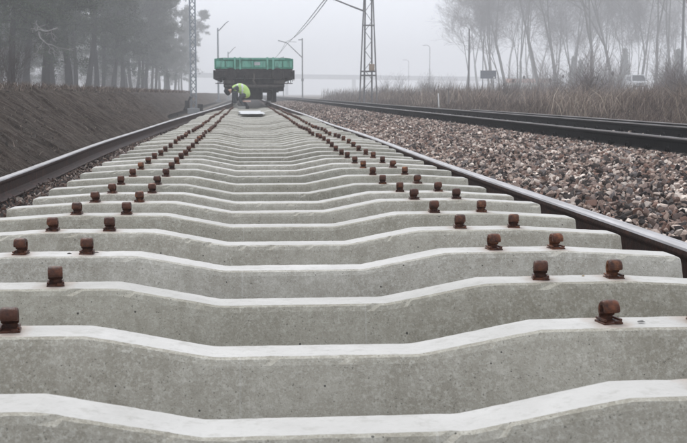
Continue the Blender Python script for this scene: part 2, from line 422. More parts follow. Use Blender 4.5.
def xlim(x, y, m=60):      # inside the picture, with a margin
    return 247+(x-CX)*FPX/y*0.99 < 687+m
PX, PY = [], []
for (x0, x1, y0, y1, st) in ((1.5, 4.02, 3.2, 26, .040),):
    for _ in range(2):
        a, b = jgrid(x0, x1, y0, y1, st, r, .76); PX.append(a); PY.append(b)
X = np.concatenate(PX); Y = np.concatenate(PY)
k = xlim(X, Y, 260) & ~((np.abs(X-1.44) < .09) & (Y < 30)); X, Y = X[k], Y[k]
P = np.stack([X, Y, bed_z(X, Y)+r.uniform(-.012, .036, len(X))], -1)
S = r.uniform(.013, .038, len(X))*np.where(r.random(len(X)) < .15, 1.4, 1)
# the 300 that show largest are objects of their own
show = (247+(X-CX)*FPX/Y < 687) & (X > 1.95) & (P[:, 2] > bed_z(X, Y)+.012)
score = np.where(show, S/Y, 0); top = np.argsort(-score)[:300]
rest = np.setdiff1d(np.arange(len(X)), top)
vme = []
for i, (V, F) in enumerate(v_hi):
    for j in range(2):
        vme.append(mesh_np('stone', V, F, M['stone'], np.repeat(PAL[(i*3+j*5) % len(PAL)][None], len(F), 0)))
for i in top:
    o = obj('stone', vme[r.integers(0, len(vme))], bed, tuple(P[i])); o.scale = (S[i],)*3; o.rotation_euler = tuple(r.uniform(0, 6.28, 3))
tag(scatter('ballast_stones', P[rest], S[rest], v_hi, PAL, bed, r), kind='stuff')
X, Y = jgrid(1.4, 4.02, 26, 100, .075, r); X2, Y2 = jgrid(4.0, 6.6, 8, 70, .11, r); X = np.r_[X, X2]; Y = np.r_[Y, Y2]
Xa, Ya = jgrid(1.5, 6.6, .4, 3.25, .055, r); X = np.r_[X, Xa]; Y = np.r_[Y, Ya]
X3, Y3 = jgrid(6.3, 7.7, 14, 80, .11, r); X = np.r_[X, X3]; Y = np.r_[Y, Y3]
k = (xlim(X, Y, 200) | (Y < 3.3)) & ~((np.abs(X-1.44) < .10) & (Y < 5)); X, Y = X[k], Y[k]
P = np.stack([X, Y, bed_z(X, Y)+r.uniform(-.005, .025, len(X))], -1)
tag(scatter('far_ballast_stones', P, r.uniform(.03, .055, len(X)), v_lo, PAL, bed, r), kind='stuff')
# left shoulder and the crib between the sleepers
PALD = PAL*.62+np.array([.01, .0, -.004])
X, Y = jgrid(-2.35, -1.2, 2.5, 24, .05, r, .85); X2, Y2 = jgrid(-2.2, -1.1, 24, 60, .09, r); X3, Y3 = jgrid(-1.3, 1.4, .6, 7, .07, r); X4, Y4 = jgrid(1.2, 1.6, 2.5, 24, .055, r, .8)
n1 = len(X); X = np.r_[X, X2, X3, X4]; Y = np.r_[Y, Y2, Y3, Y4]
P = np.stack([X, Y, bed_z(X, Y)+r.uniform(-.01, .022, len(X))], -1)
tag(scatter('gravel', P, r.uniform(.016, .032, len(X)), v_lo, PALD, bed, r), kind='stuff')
# clods and stones lying on the bank
n = 5000; Y = 2.5+40*r.random(n)**1.6; U = r.random(n); X = -2.35-1.9*U
Z = np.interp(X, [-4.3, -4.1, -3.75, -2.5, -2.35], [.84, .86, .78, -.12, -.15])-.02+r.uniform(0, .04, n)
tag(scatter('clods', np.stack([X, Y, Z], -1), .006+.022*r.random(n)**4, v_lo, np.array([(.06, .05, .045), (.08, .07, .062), (.05, .042, .037), (.16, .14, .125)]), bank, r), kind='stuff')

# ------------------------------------------------------------------ sleepers
def sleeper_mesh(seed):
    r = random.Random(seed)
    st = [-1.25, -1.235, -1.15, -1.05, -.95, -.86, -.75, -.62, -.52, -.485, -.45, -.4, -.35, -.3, -.25, -.22, -.15, -.08, 0, .08, .15, .22, .25, .3, .35, .4, .45, .485, .52, .62, .75, .86, .95, 1.05, 1.15, 1.235, 1.25]
    extra = [a+(b-a)*t for a, b in zip(st, st[1:]) if b-a > .045 for t in (.25, .5, .75)]
    st = sorted(st+extra)
    def topz(x):
        x = abs(x)
        return float(np.interp(x, [0, .215, .225, .475, .49, .87, .88, 1.24, 1.25], [.160, .160, .161, .209, .2105, .2125, .212, .190, .185]))
    V = []; F = []; mi = []
    for x in st:
        z = topz(x); e = 1 if abs(x) < 1.24 else .93
        hw = float(np.interp(abs(x), [0, .22, .5, 1.25], [.062, .062, .067, .066]))*e; bw = float(np.interp(abs(x), [0, .22, .5, 1.25], [.112, .112, .142, .142]))*e
        j = lambda a: r.uniform(-a, a)
        chip = .010*r.random() if r.random() < .10 else 0
        chip2 = .006*r.random() if r.random() < .08 else 0
        prof = [(-bw, 0), (-bw, .02), (-hw-.008+j(.0006), z-.016+j(.001)), (-hw+chip+j(.0009), z-.004-chip*.5+j(.0009)), (-hw+.010+chip*.6, z+j(.0004)),
                (0, z+.0008+j(.0005)), (hw-.010-chip2, z+j(.0004)), (hw-chip2+j(.0009), z-.004-chip2*.5), (hw+.008, z-.016), (bw, .02), (bw, 0)]
        V += [(x, a, b) for a, b in prof]
    k = 11
    for i in range(len(st)-1):
        for q in range(k-1):
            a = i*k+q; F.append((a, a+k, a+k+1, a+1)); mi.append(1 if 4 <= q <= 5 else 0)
        a = i*k; F.append((a, a+k-1, a+2*k-1, a+k)); mi.append(0)
    me = bpy.data.meshes.new('concrete_sleeper')
    F.append(tuple(range(k))); mi.append(0); F.append(tuple(reversed(range((len(st)-1)*k, len(st)*k)))); mi.append(0)
    me.from_pydata(V, [], F)
    bm = bmesh.new(); bm.from_mesh(me); bmesh.ops.recalc_face_normals(bm, faces=bm.faces); bm.to_mesh(me); bm.free()
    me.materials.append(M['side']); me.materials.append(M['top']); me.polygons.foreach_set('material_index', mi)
    return me
SLM = [sleeper_mesh(s) for s in range(6)]

def shoulder_meshes():
    """a cast loop that takes the sprung clip, standing on its base plate"""
    ro, ri, wd, cz = .0215, .0105, .041, .0318
    m = MB(); n = 18; b = 0
    pts_o = []; pts_i = []
    for i in range(n+1):
        t = R(-62+ (232+62)*i/n)      # from low front, over the top, down the back
        pts_o.append((-math.cos(t)*ro, cz+math.sin(t)*ro*1.12)); pts_i.append((-math.cos(t)*ri, cz+math.sin(t)*ri*1.12))
    poly = pts_o[5:]+[(.0215, .004), (.0105, .004)]+list(reversed(pts_i[5:]))
    # strip quads
    segs_o = pts_o[3:]; segs_i = pts_i[3:]
    ST = [(-.5, .80), (-.44, .93), (-.30, 1.), (.30, 1.), (.44, .93), (.5, .80)]
    K = len(segs_o)
    for fx, k_ in ST:
        for a, c in zip(segs_o, segs_i):
            a = (a[0]*k_, cz+(a[1]-cz)*k_); m.v += [(fx*wd, a[0], a[1]), (fx*wd, c[0], c[1])]
    for q in range(len(ST)-1):
        A, B = 2*K*q, 2*K*(q+1)
        for i in range(K-1):
            m.f += [(A+2*i, A+2*i+2, B+2*i+2, B+2*i), (A+2*i+1, B+2*i+1, B+2*i+3, A+2*i+3)]
        m.f += [(A, B, B+1, A+1), (A+2*K-2, A+2*K-1, B+2*K-1, B+2*K-2)]
    B = 2*K*(len(ST)-1)
    for i in range(K-1): m.f += [(2*i, 2*i+1, 2*i+3, 2*i+2), (B+2*i, B+2*i+2, B+2*i+3, B+2*i+1)]
    # rear stem and waist below the loop
    m.box((0, .0165, .012), (.034, .008, .024))
    loop = m.mesh('loop', M['shoulder'], 0, False)
    bm = bmesh.new(); bm.from_mesh(loop); bmesh.ops.bevel(bm, geom=bm.edges[:], offset=.0014, segments=1, affect='EDGES', clamp_overlap=True); bm.to_mesh(loop); bm.free()
    p = MB(); p.box((0, .0, .002), (.049, .052, .006)); p.box((.012, -.024, .005), (.016, .010, .008)); p.box((-.02, .0, .010), (.007, .046, .006)); p.box((.02, .0, .010), (.007, .046, .006))
    return loop, p.mesh('base_plate', M['shoulder'], .0015)
SH, SP = shoulder_meshes()
STAIN = MB()
ORD = ['first', 'second', 'third', 'fourth', 'fifth', 'sixth', 'seventh', 'eighth', 'ninth', 'tenth', 'eleventh', 'twelfth', 'thirteenth', 'fourteenth', 'fifteenth', 'sixteenth', 'seventeenth', 'eighteenth', 'nineteenth', 'twentieth', 'twenty-first', 'twenty-second', 'twenty-third', 'twenty-fourth', 'twenty-fifth', 'twenty-sixth', 'twenty-seventh', 'twenty-eighth', 'twenty-ninth', 'thirtieth']
SY = [1.885]+[1.857+.6*k for k in range(1, 75)]
NEAR_LAB = {0: 'nearest concrete sleeper, cut by the bottom edge of the photo, chipped pale rim', 1: 'second concrete sleeper from the bottom edge, one rusty shoulder at far left',
            2: 'third concrete sleeper from the bottom edge, mottled grey face'}
r = random.Random(4)
for k, y in enumerate(SY):
    wob = .010*math.sin(y*.55+.6)+.006*math.sin(y*1.7)+r.uniform(-.0035, .0035)
    if k < 6: wob *= .3
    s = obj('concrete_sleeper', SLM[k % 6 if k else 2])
    s.location = (r.uniform(-.012, .012) if k > 6 else 0, y+r.uniform(-.008, .008), wob); s.rotation_euler = (r.uniform(-.006, .006), r.uniform(-.003, .003), r.uniform(-.004, .004))
    if k % 2: s.rotation_euler.z += math.pi
    lab = NEAR_LAB.get(k, (ORD[k]+' concrete sleeper counted up from the bottom edge of the photo') if k < 30 else 'thin distant concrete sleeper in the tightly packed rows before the green wagon')
    tag(s, lab, 'railway sleeper', 'concrete sleepers laid in a row')
    for x in (-.855, -.65, .65, .855):
        h = obj('rail_shoulder', SH, s, (x, 0, .2115)); h.scale = (.93,)*3; h.rotation_euler.z = r.uniform(-.2, .2)+(math.pi if k % 2 else 0)
        if k < 30: obj('base_plate', SP, h)
    # one shoulder with two bright bare strips, as in the photo
M['scratch'] = simple('bare_scratched_metal', (.32, .22, .18), (.45, .36, .32), 60, .4, .3, bump=0)

# ------------------------------------------------------------------ rails
def rail_profile():
    h = [(.075, 0), (.075, .010), (.045, .018), (.016, .030), (.0085, .05), (.0085, .115), (.014, .128), (.034, .136), (.036, .143), (.036, .158), (.033, .1665), (.022, .1712), (.008, .172)]
    return h+[(-a, b) for a, b in reversed(h)]
def rail_mesh(name, path, side, head, cant=0):
    pr = rail_profile(); n = len(pr); V = []; F = []; mi = []
    for x, y, z in path:
        ca, sa = math.cos(cant), math.sin(cant)
        V += [(x+a*ca-b*sa, y, z+a*sa+b*ca) for a, b in pr]
    for i in range(len(path)-1):
        for q in range(n):
            p = (q+1) % n; F.append((i*n+q, i*n+p, (i+1)*n+p, (i+1)*n+q)); mi.append(1 if 9 <= q <= 15 else 0)
    F.append(tuple(reversed(range(n)))); mi.append(0); F.append(tuple(range((len(path)-1)*n, len(path)*n))); mi.append(0)
    me = bpy.data.meshes.new(name); me.from_pydata(V, [], F)
    bm = bmesh.new(); bm.from_mesh(me); bmesh.ops.recalc_face_normals(bm, faces=bm.faces); bm.to_mesh(me); bm.free()
    me.materials.append(side); me.materials.append(head); me.polygons.foreach_set('material_index', mi); return me
def own_path(x0, z0, x1, z1, sway):
    pts = []
    for y in np.concatenate([np.arange(-2, 48, .5), np.geomspace(48, 420, 30)]):
        t = float(sstep(20, 42, y)); pts.append((x0+(x1-x0)*t+sway*math.sin(y*.21)*(1-t), y, z0+(z1-z0)*t+.008*math.sin(y*.5)*(1-t)))
    return pts
o = obj('loose_rail', rail_mesh('rail', own_path(-2.15, -.125, -.753, .215, .02), M['railside'], M['headnew']))
tag(o, 'long rusty rail lying at the foot of the earth bank, left of the sleepers', 'rail', 'loose rails beside the sleepers')
o = obj('loose_rail', rail_mesh('rail', own_path(1.435, -.008, .753, .215, .012), M['railside'], M['headnew']))
tag(o, 'long grey-topped rail lying against the right ends of the sleepers', 'rail', 'loose rails beside the sleepers')
def straight(x, z, y0, y1): return [(x+.01*math.sin(y*.1), y, z) for y in np.concatenate([np.arange(y0, 60, 2.), np.geomspace(60, y1, 20)])]
NR = []
for x, z, y0, lab in ((4.10, .112, 3, 'dark near rail of the neighbouring track, above the stone pile'), (5.60, .112, 3, 'dark far rail of the neighbouring track, bright running edge, before the dry grass')):
    o = obj('track_rail', rail_mesh('rail', straight(x, z, y0, 500), M['raildark'], M['headdull']))
    tag(o, lab, 'rail', 'rails of the neighbouring track'); NR.append((o, x, z))
# thin running edge catches light
for o, x, z in NR:
    st = MB(); st.box((x, 200, z+.1728), (.034, 394, .0016)); b = st.build('running_band', M['headrun'], o)
o = obj('spare_rail', rail_mesh('rail', [(6.02+.0*y, y, .115+.008) for y in np.linspace(12, 31.5, 12)], M['raildark'], M['headdull']))
tag(o, 'thin spare rail beyond the neighbouring track, its end showing mid-picture', 'rail')
# spring clips at the foot of the neighbouring rails
m = MB()
for i in range(8):
    t0, t1 = math.pi*i/8, math.pi*(i+1)/8
    m.tube((-.03, -math.cos(t0)*.055, .012+math.sin(t0)*.045), (-.03, -math.cos(t1)*.055, .012+math.sin(t1)*.045), .009, n=6)
    m.tube((.01-.02*math.sin(t0), -math.cos(t0)*.032, .03), (.01-.02*math.sin(t1), -math.cos(t1)*.032, .03), .008, n=6)
m.tube((-.03, -.055, .012), (.01, -.032, .03), .008, n=6).tube((-.03, .055, .012), (.01, .032, .03), .008, n=6)
m.tube((-.02, 0, -.01), (-.02, 0, .065), .014, n=6)
CLIP = m.mesh('spring_clip', M['raildark'], smooth=False)
for o, x, z in NR:
    for i in range(70):
        y = 6.2+.6*i
        c = obj('spring_clip', CLIP, o, (x-.115, y, z+.028))
        if i < 40: c = obj('spring_clip', CLIP, o, (x+.105, y, z+.006)); c.rotation_euler.z = math.pi

# small loose things on the sleepers
def pebble(xp, k, yoff, sz, lab, colr):
    s = FPX/(SY[k]); x = (xp-247)/s+CX
    o = obj('pebble', mesh_np('pebble', v_hi[k][0], v_hi[k][1], M['stone'], np.repeat(np.array([colr]), len(v_hi[k][1]), 0)), None, (x, SY[k]+yoff, .212+sz*.4)); o.scale = (sz, sz*.8, sz*.6)
    tag(o, lab, 'pebble')
pebble(651, 1, -.02, .012, 'small grey pebble lying right of the largest right-hand shoulder', (.25, .25, .24))
pebble(70, 3, .0, .008, 'tiny dark crumb on the fourth sleeper, between the two left shoulders', (.05, .04, .035))
pebble(96, 3, .02, .007, 'tiny black crumb beside the inner left shoulder of the fourth sleeper', (.04, .035, .03))
pebble(594, 2, .03, .006, 'tiny ochre crumb near the right shoulders of the third sleeper', (.40, .30, .16))

# ------------------------------------------------------------------ green wagon
WY = 44.0; RZ = .215+.172
wg = empty('railway_wagon', (.13, WY, RZ), 'green open wagon with dark underframe standing at the end of the new track', 'railway wagon')
def wbox(name, mat, c, s, parent=wg, bevel=.01): return MB().box(c, s).build(name, mat, parent, bevel=bevel)
eb = MB().prism([(-1.47, 1.27), (1.47, 1.27), (1.47, 1.60), (1.38, 1.66), (1.18, 1.68), (-1.18, 1.68), (-1.38, 1.66), (-1.47, 1.60)], -.05, .02).build('end_board', M['green'], wg)
for x in (-.72, -.52, .50, .72): wbox('post', M['green2'], (x, -.10, 1.47), (.07, .09, .46))
for x0, x1 in ((-1.42, -1.10), (-1.06, -.78), (-.46, -.02), (.02, .44), (.78, 1.06), (1.10, 1.42)):
    wbox('panel', M['green2'], ((x0+x1)/2, -.065, 1.44), (x1-x0, .028, .22))
wbox('top_rail', M['green2'], (0, -.075, 1.632), (2.3, .05, .045))
wbox('sill', M['green'], (0, -.08, 1.295), (2.9, .07, .06))
wbox('number_plate', M['sheet'], (.12, -.086, 1.46), (.22, .01, .12), bevel=0)
for sx in (-1, 1):
    sb = wbox('side_board', M['green'], (sx*1.44, 6.9, 1.46), (.05, 13.7, .38))
    for i in range(9): wbox('post', M['green2'], (sx*1.48, .6+1.55*i, 1.46), (.05, .08, .40))
    for i in range(7):
        wbox('stake_bracket', M['black'], (sx*1.49, .15+2.1*i, 1.05), (.09, .10, .34))
wbox('deck', M['grime'], (0, 6.9, 1.235), (2.9, 13.8, .06))
wbox('headstock', M['black'], (0, -.04, 1.06), (2.86, .16, .30), bevel=.02)
for sx in (-1, 1):
    wbox('side_sill', M['black'], (sx*1.30, 7, 1.07), (.12, 13.6, .28))
    b = MB().tube((0, 0, 0), (0, -.42, 0), .10, .09, 14).build('buffer', M['black'], wg, (sx*.875, -.12, 1.06))
    MB().tube((0, -.42, 0), (0, -.455, 0), .235, .225, 22).build('buffer_head', M['black'], b, smooth=False)
    # ragged chains, hoses and hooks hanging from the corners
    q = MB(); rr = random.Random(7+sx)
    for i in range(6):
        x = sx*(1.22+.055*i); z1 = .95-rr.uniform(.02, .24); q.tube((x, -.1, 1.1), (x+rr.uniform(-.02, .02), -.12, z1), .022, .012, 6)
    q.box((sx*1.40, -.08, 1.0), (.16, .1, .16)); q.build('hanging_chains', M['black'], wg)
    wbox('step', M['grime'], (sx*1.28, -.10, .72), (.34, .14, .03)); wbox('step_hanger', M['black'], (sx*1.28, -.05, .86), (.04, .03, .30))
hk = MB(); hk.box((0, -.20, 1.03), (.08, .22, .12)); hk.tube((0, -.32, 1.06), (0, -.36, .86), .035, .03); hk.tube((-.05, -.36, .86), (.05, -.36, .66), .03); hk.build('coupling_hook', M['grime'], wg)
hs = MB(); pts = [(-.35, 1.0), (-.40, .75), (-.36, .55), (-.30, .52)]
for a, b in zip(pts, pts[1:]): hs.tube((a[0], -.22, a[1]), (b[0], -.24, b[1]), .03, n=7)
hs.build('brake_hose', M['rubber'], wg)
wbox('transom', M['black'], (0, .25, .74), (2.3, .3, .34), bevel=.03)
wbox('roller_frame', M['black'], (0, .1, .60), (2.05, .2, .18), bevel=.02)
for sx in (-1, 1): wbox('hanger', M['black'], (sx*1.0, .1, .66), (.24, .24, .46), bevel=.03)
wbox('gear_case', M['black'], (-.12, .9, .36), (.9, .5, .5), bevel=.05)
q = MB(); q.box((.95, -.12, .78), (.42, .1, .12)).box((-.95, -.12, .78), (.42, .1, .12)).tube((-1.1, -.1, .62), (1.1, -.1, .62), .05); q.build('brake_beam', M['grime'], wg)
for i, ay in enumerate((1.1, 2.9, 10.9, 12.7)):
    MB().tube((-.95, ay, .46), (.95, ay, .46), .075, n=10).build('axle', M['grime'], wg)
    for sx in (-1, 1):
        wh = MB().tube((sx*.72, ay, .46), (sx*.85, ay, .46), .46, .455, 28).build('wheel', M['black'], wg)
        MB().tube((sx*.70, ay, .46), (sx*.722, ay, .46), .49, .48, 28).build('flange', M['grime'], wh)
for by in (2.0, 11.8):
    for sx in (-1, 1): wbox('bogie_frame', M['black'], (sx*1.02, by, .56), (.14, 2.5, .26), bevel=.04)
    wbox('bogie_bolster', M['black'], (0, by, .70), (2.2, .4, .28), bevel=.03)

# ------------------------------------------------------------------ worker bending over the left rail seat
def skin_mesh(name, verts, edges, radii, mats, region=None, sub=1):
    me = bpy.data.meshes.new(name); me.from_pydata(verts, edges, []); o = bpy.data.objects.new(name, me); COL.objects.link(o)
    md = o.modifiers.new('skin', 'SKIN'); md.use_smooth_shade = True
    for i, v in enumerate(me.skin_vertices[0].data):
        rr = radii[i]; v.radius = rr if isinstance(rr, tuple) else (rr, rr)
        v.use_root = (i == 0)
    if sub: s2 = o.modifiers.new('sub', 'SUBSURF'); s2.levels = sub; s2.render_levels = sub
    dg = bpy.context.evaluated_depsgraph_get(); dg.update(); ev = o.evaluated_get(dg)
    out = bpy.data.meshes.new_from_object(ev); bpy.data.objects.remove(o)
    out.materials.clear()
    for m_ in mats: out.materials.append(m_)
    for p in out.polygons:
        p.use_smooth = True
        if region: p.material_index = region(p.center)
        else: p.material_index = 0
    return out
FX, FY = -.47, 39.3
wk = empty('person', (FX, FY, .2), 'worker in yellow hi-vis vest and black cap bending down in front of the green wagon', 'person')
J = {'pel': (.30, .02, .56), 'sp1': (.22, .0, .68), 'sp2': (.08, -.01, .73), 'chest': (-.06, -.01, .71), 'neck': (-.17, -.02, .64), 'headb': (-.25, -.03, .60), 'headt': (-.34, -.04, .53),
     'hipL': (.30, -.10, .50), 'kneeL': (.05, -.16, .38), 'ankL': (.24, -.13, .08), 'toeL': (.04, -.15, .035),
     'hipR': (.32, .13, .50), 'kneeR': (.12, .20, .36), 'ankR': (.36, .16, .08), 'toeR': (.16, .18, .035),
     'shL': (-.08, -.20, .66), 'elL': (-.08, -.26, .42), 'wrL': (-.04, -.24, .20), 'haL': (-.03, -.22, .14),
     'shR': (-.08, .18, .66), 'elR': (-.14, .24, .42), 'wrR': (-.12, .16, .21), 'haR': (-.10, .14, .15)}
names = list(J); E = [('pel', 'sp1'), ('sp1', 'sp2'), ('sp2', 'chest'), ('chest', 'neck'), ('neck', 'headb'), ('headb', 'headt'),
     ('pel', 'hipL'), ('hipL', 'kneeL'), ('kneeL', 'ankL'), ('ankL', 'toeL'), ('pel', 'hipR'), ('hipR', 'kneeR'), ('kneeR', 'ankR'), ('ankR', 'toeR'),
     ('chest', 'shL'), ('shL', 'elL'), ('elL', 'wrL'), ('wrL', 'haL'), ('chest', 'shR'), ('shR', 'elR'), ('elR', 'wrR'), ('wrR', 'haR')]
RD = dict(pel=.16, sp1=.15, sp2=.15, chest=.15, neck=.06, headb=.085, headt=.095, hipL=.10, kneeL=.07, ankL=.05, toeL=.045, hipR=.10, kneeR=.07, ankR=.05, toeR=.045,
          shL=.075, elL=.055, wrL=.038, haL=.04, shR=.075, elR=.055, wrR=.038, haR=.04)
def reg(c):
    if c.x < -.2 and c.z > .42 and abs(c.y) < .14: return 1
    if c.z < .2 and c.x < .0 and abs(c.y+.0) > .1 and c.x > -.2: return 2
    return 0
body = obj('body', skin_mesh('body', [J[n_] for n_ in names], [(names.index(a), names.index(b)) for a, b in E], [RD[n_] for n_ in names], [M['cloth'], M['skin'], M['glove']], reg), wk)
vv = [(.27, .0, .36), (.29, .0, .55), (.21, 0, .67), (.07, -.01, .715), (-.06, -.01, .70), (-.12, -.015, .67), (-.08, -.16, .68), (-.08, .14, .68)]
obj('vest', skin_mesh('vest', vv, [(0, 1), (1, 2), (2, 3), (3, 4), (4, 5), (4, 6), (4, 7)], [.175, .19, .195, .19, .175, .12, .10, .10], [M['vest'], M['reflect']], lambda c: 1 if (-.03 < c.x < .03 or .15 < c.x < .20) and c.z > .45 else 0, 2), wk)
MB().tube((.28, 0, .245), (.28, 0, .295), .172, .178, 18).build('hem_band', M['hem'], wk)
obj('cap', skin_mesh('cap', [(-.27, -.035, .63), (-.35, -.04, .57), (-.41, -.04, .52)], [(0, 1), (1, 2)], [.125, .145, .11], [M['cap']], None, 2), wk)
for s_, ank, toe in (('L', 'ankL', 'toeL'), ('R', 'ankR', 'toeR')):
    a = Vector(J[ank]); t = Vector(J[toe]); MB().box(((a+t)/2*1.0 + Vector((0, 0, -.0))), (.27, .10, .09)).build('boot', M['glove'] if s_ == 'L' else M['rubber'], wk, bevel=.02)
for ha, dr in (('haL', -1), ('haR', 1)):
    b0 = Vector(J[ha]); V = [tuple(b0)]; Ed = []; Ra = [.030]
    for i in range(4):
        base = b0+Vector((-.03+.02*i, 0, -.03)); m1 = base+Vector((0, -.02*dr, -.035-.005*(i in (1, 2)))); m2 = m1+Vector((.0, .005*dr, -.03))
        n0 = len(V); V += [tuple(base), tuple(m1), tuple(m2)]; Ed += [(0, n0), (n0, n0+1), (n0+1, n0+2)]; Ra += [.012, .010, .008]
    base = b0+Vector((.04, 0, -.01)); n0 = len(V); V += [tuple(base), tuple(base+Vector((.02, 0, -.04)))]; Ed += [(0, n0), (n0, n0+1)]; Ra += [.013, .010]
    obj('hand', skin_mesh('hand', V, Ed, Ra, [M['glove']], None, 1), wk)
# pale sheet lying over the sleeper dips
xs = np.linspace(-.34, .27, 16); ys = np.linspace(28.4, 34.0, 60)
def shz(X, Y): return .215+.03*np.abs(fbm(X*5, Y*2, 77, 3))+.012*np.sin(Y*10.47)
X, Y = np.meshgrid(xs, ys); X = X+.04*np.sin(Y*1.3)+.03*fbm(Y*2, X*0, 9); Z = shz(X, Y); nx, ny = len(xs), len(ys)
V = np.concatenate([np.stack([X, Y, Z], -1).reshape(-1, 3), np.stack([X, Y, Z-.006], -1).reshape(-1, 3)]); i = (np.arange(ny-1)[:, None]*nx+np.arange(nx-1)[None]).ravel()
F = np.concatenate([np.stack([i, i+1, i+nx+1, i+nx], -1), np.stack([i, i+nx, i+nx+1, i+1], -1)+nx*ny])
tag(obj('plastic_sheet', mesh_np('plastic_sheet', V, F, M['sheet'], smooth=True)), 'white sheet spread over the middle of the sleepers in front of the wagon', 'sheet')

# ------------------------------------------------------------------ masts and wires
def lattice_mast(x, y, z0, h, w_, label, group, arm=1):
    t = empty('lattice_mast', (x, y, z0), label, 'mast', group)
    for sx in (-1, 1): MB().box((sx*w_/2, 0, h/2), (.07, .10, h)).build('chord', M['galv'], t)
    q = MB(); n = int(h/(w_*1.25)); dz = h/n
    for i in range(n):
        s = 1 if i % 2 else -1; q.tube((-s*w_/2, -.03, i*dz), (s*w_/2, -.03, (i+1)*dz), .024, n=5); q.tube((s*w_/2, .03, i*dz), (-s*w_/2, .03, (i+1)*dz), .022, n=5)
    q.build('lacing', M['galv'], t)
    MB().box((0, 0, .06), (w_+.35, .6, .3)).build('footing', M['bridge'], t, bevel=.03)
    if arm: cantilever(t, 0, h, arm)
    return t
def cantilever(t, x0, h, s):
    q = MB(); q.tube((x0, 0, 5.9), (s*2.35, 0, 6.9), .04, .035, 8).tube((x0, 0, 7.4), (s*2.35, 0, 6.95), .022, n=6).tube((s*.9, 0, 6.25), (s*2.7, 0, 5.75), .022, n=6)
    q.build('cantilever_arm', M['dsteel'], t)
    q = MB()
    for i in range(6): q.tube((s*(2.2+.06*i), 0, 6.86+.02*i), (s*(2.23+.06*i), 0, 6.87+.02*i), .085, n=10)
    q.build('insulator', M['cerbrown'], t)
a = lattice_mast(*px(193.5, 0, X=-2.72), -.22, 9.5, .27, 'grey lattice mast standing at the foot of the earth bank, left of the wagon', 'masts left of the track', arm=0)
q = MB(); q.box((-.32, -.1, .35), (.22, .25, .5)).box((.34, -.05, .25), (.26, .3, .35)).tube((-.5, -.1, .1), (-.15, -.1, .8), .05); q.build('cable_box', M['black'], a, bevel=.02)
for xp, s, lab, h in ((218.5, 9.0, 'slim faint mast with a short raised arm just left of the wagon', 8.0), (228.5, 6.3, 'faintest short mast with raised arm behind the wagon', 7.4)):
    wx, wy = px(xp, 0, s=s); t = empty('slim_mast', (wx, wy, -.1), lab, 'mast', 'masts left of the track')
    MB().tube((0, 0, 0), (0, 0, h), .11, .08, 10).build('pole', M['galv'], t); MB().tube((.1, 0, h-.3), (.9, 0, h+.55), .05).tube((.9, 0, h+.55), (1.2, 0, h+.75), .04).build('arm', M['dsteel'], t)
    MB().box((0, 0, .05), (.6, .6, .3)).build('footing', M['bridge'], t)
# tension mast on the right, four splayed legs
wx, wy = px(368.3, 0, X=7.6)
tm = empty('tension_mast', (wx, wy, .02), 'tall tension mast of four leaning steel legs with an ochre box, right of the wagon', 'mast')
H_ = 10.5
for sx, a, b in ((-1, .56, .12), (-1, .25, .17), (1, .25, .17), (1, .56, .12)):
    MB().tube((sx*a, 0 if abs(a) > .3 else .15, 0), (sx*(b if a > .3 else b), 0, H_), .045 if a > .3 else .06, .04, 6).build('leg', M['dsteel'], tm)
for z in (2.1, 1.85, 4.95, 7.5, 9.3):
    k = 1-z/H_; MB().box((0, 0, z), (2*(.12+.44*k)+.08, .12, .09)).build('crossbar', M['dsteel'], tm)
MB().box((.20, -.14, 2.35), (.34, .2, .42)).build('box', M['box'], tm, bevel=.02)
q = MB()
for i in range(16):
    z0 = .4+i*.6; s = 1 if i % 2 else -1; k = .17+.08*(1-z0/H_); q.tube((-s*k, .05, z0), (s*k, .05, z0+.6), .018, n=5)
q.build('lacing', M['dsteel'], tm)
MB().box((0, 0, .0), (1.6, .8, .3)).build('footing', M['bridge'], tm)
q = MB(); q.tube((-.2, 0, 5.8), (-1.15, 0, 6.15), .05).tube((-1.15, 0, 6.15), (-2.55, 0, 6.7), .045).tube((-.15, 0, 7.6), (-2.4, 0, 6.85), .025); q.build('cantilever_arm', M['dsteel'], tm)
q = MB()
for i in range(7): q.tube((-2.15-.07*i, 0, 6.56+.028*i), (-2.18-.07*i, 0, 6.575+.028*i), .10, n=10)
q.build('insulator', M['cerbrown'], tm)
ARMS = [(wx-2.5, wy, 6.55)]
for xp, s, lab in ((302.5, 7.3, 'faint slim mast with long slanting arm between the wagon and the tension mast'), (283.5, 4.9, 'barely visible distant mast with slanting arm above the wagon roofline')):
    wx, wy = px(xp, 0, s=s); t = empty('slim_mast', (wx, wy, .0), lab, 'mast', 'masts right of the neighbouring track')
    MB().tube((0, 0, 0), (0, 0, 8.2), .10, .08, 10).build('pole', M['dsteel'], t)
    MB().tube((0, 0, 5.6), (-2.1, 0, 7.6), .06, .05).tube((-2.1, 0, 7.6), (-3.3, 0, 7.9), .06).tube((-1.9, 0, 7.75), (-.8, 0, 7.7), .03).build('cantilever_arm', M['dsteel'], t)
    MB().box((-.25, 0, 8.0), (.6, .1, .12)).build('bracket', M['dsteel'], t); MB().box((0, 0, .05), (.6, .6, .3)).build('footing', M['bridge'], t)
    MB().box((.0, -.17, 2.6), (.3, .12, .35)).build('box', M['dsteel'], t)
    ARMS.append((wx-2.2, wy, 7.75))
def wire(a, b, sag, rad=.028, n=14):
    q = MB(); p = [Vector(a).lerp(Vector(b), i/n)-Vector((0, 0, 4*sag*(i/n)*(1-i/n))) for i in range(n+1)]
    for u, v in zip(p, p[1:]): q.tube(u, v, rad, n=5, cap=False)
    return q
ax, ay, az = ARMS[0]; bx, by, bz = ARMS[1]; cx2, cy2, cz2 = ARMS[2]
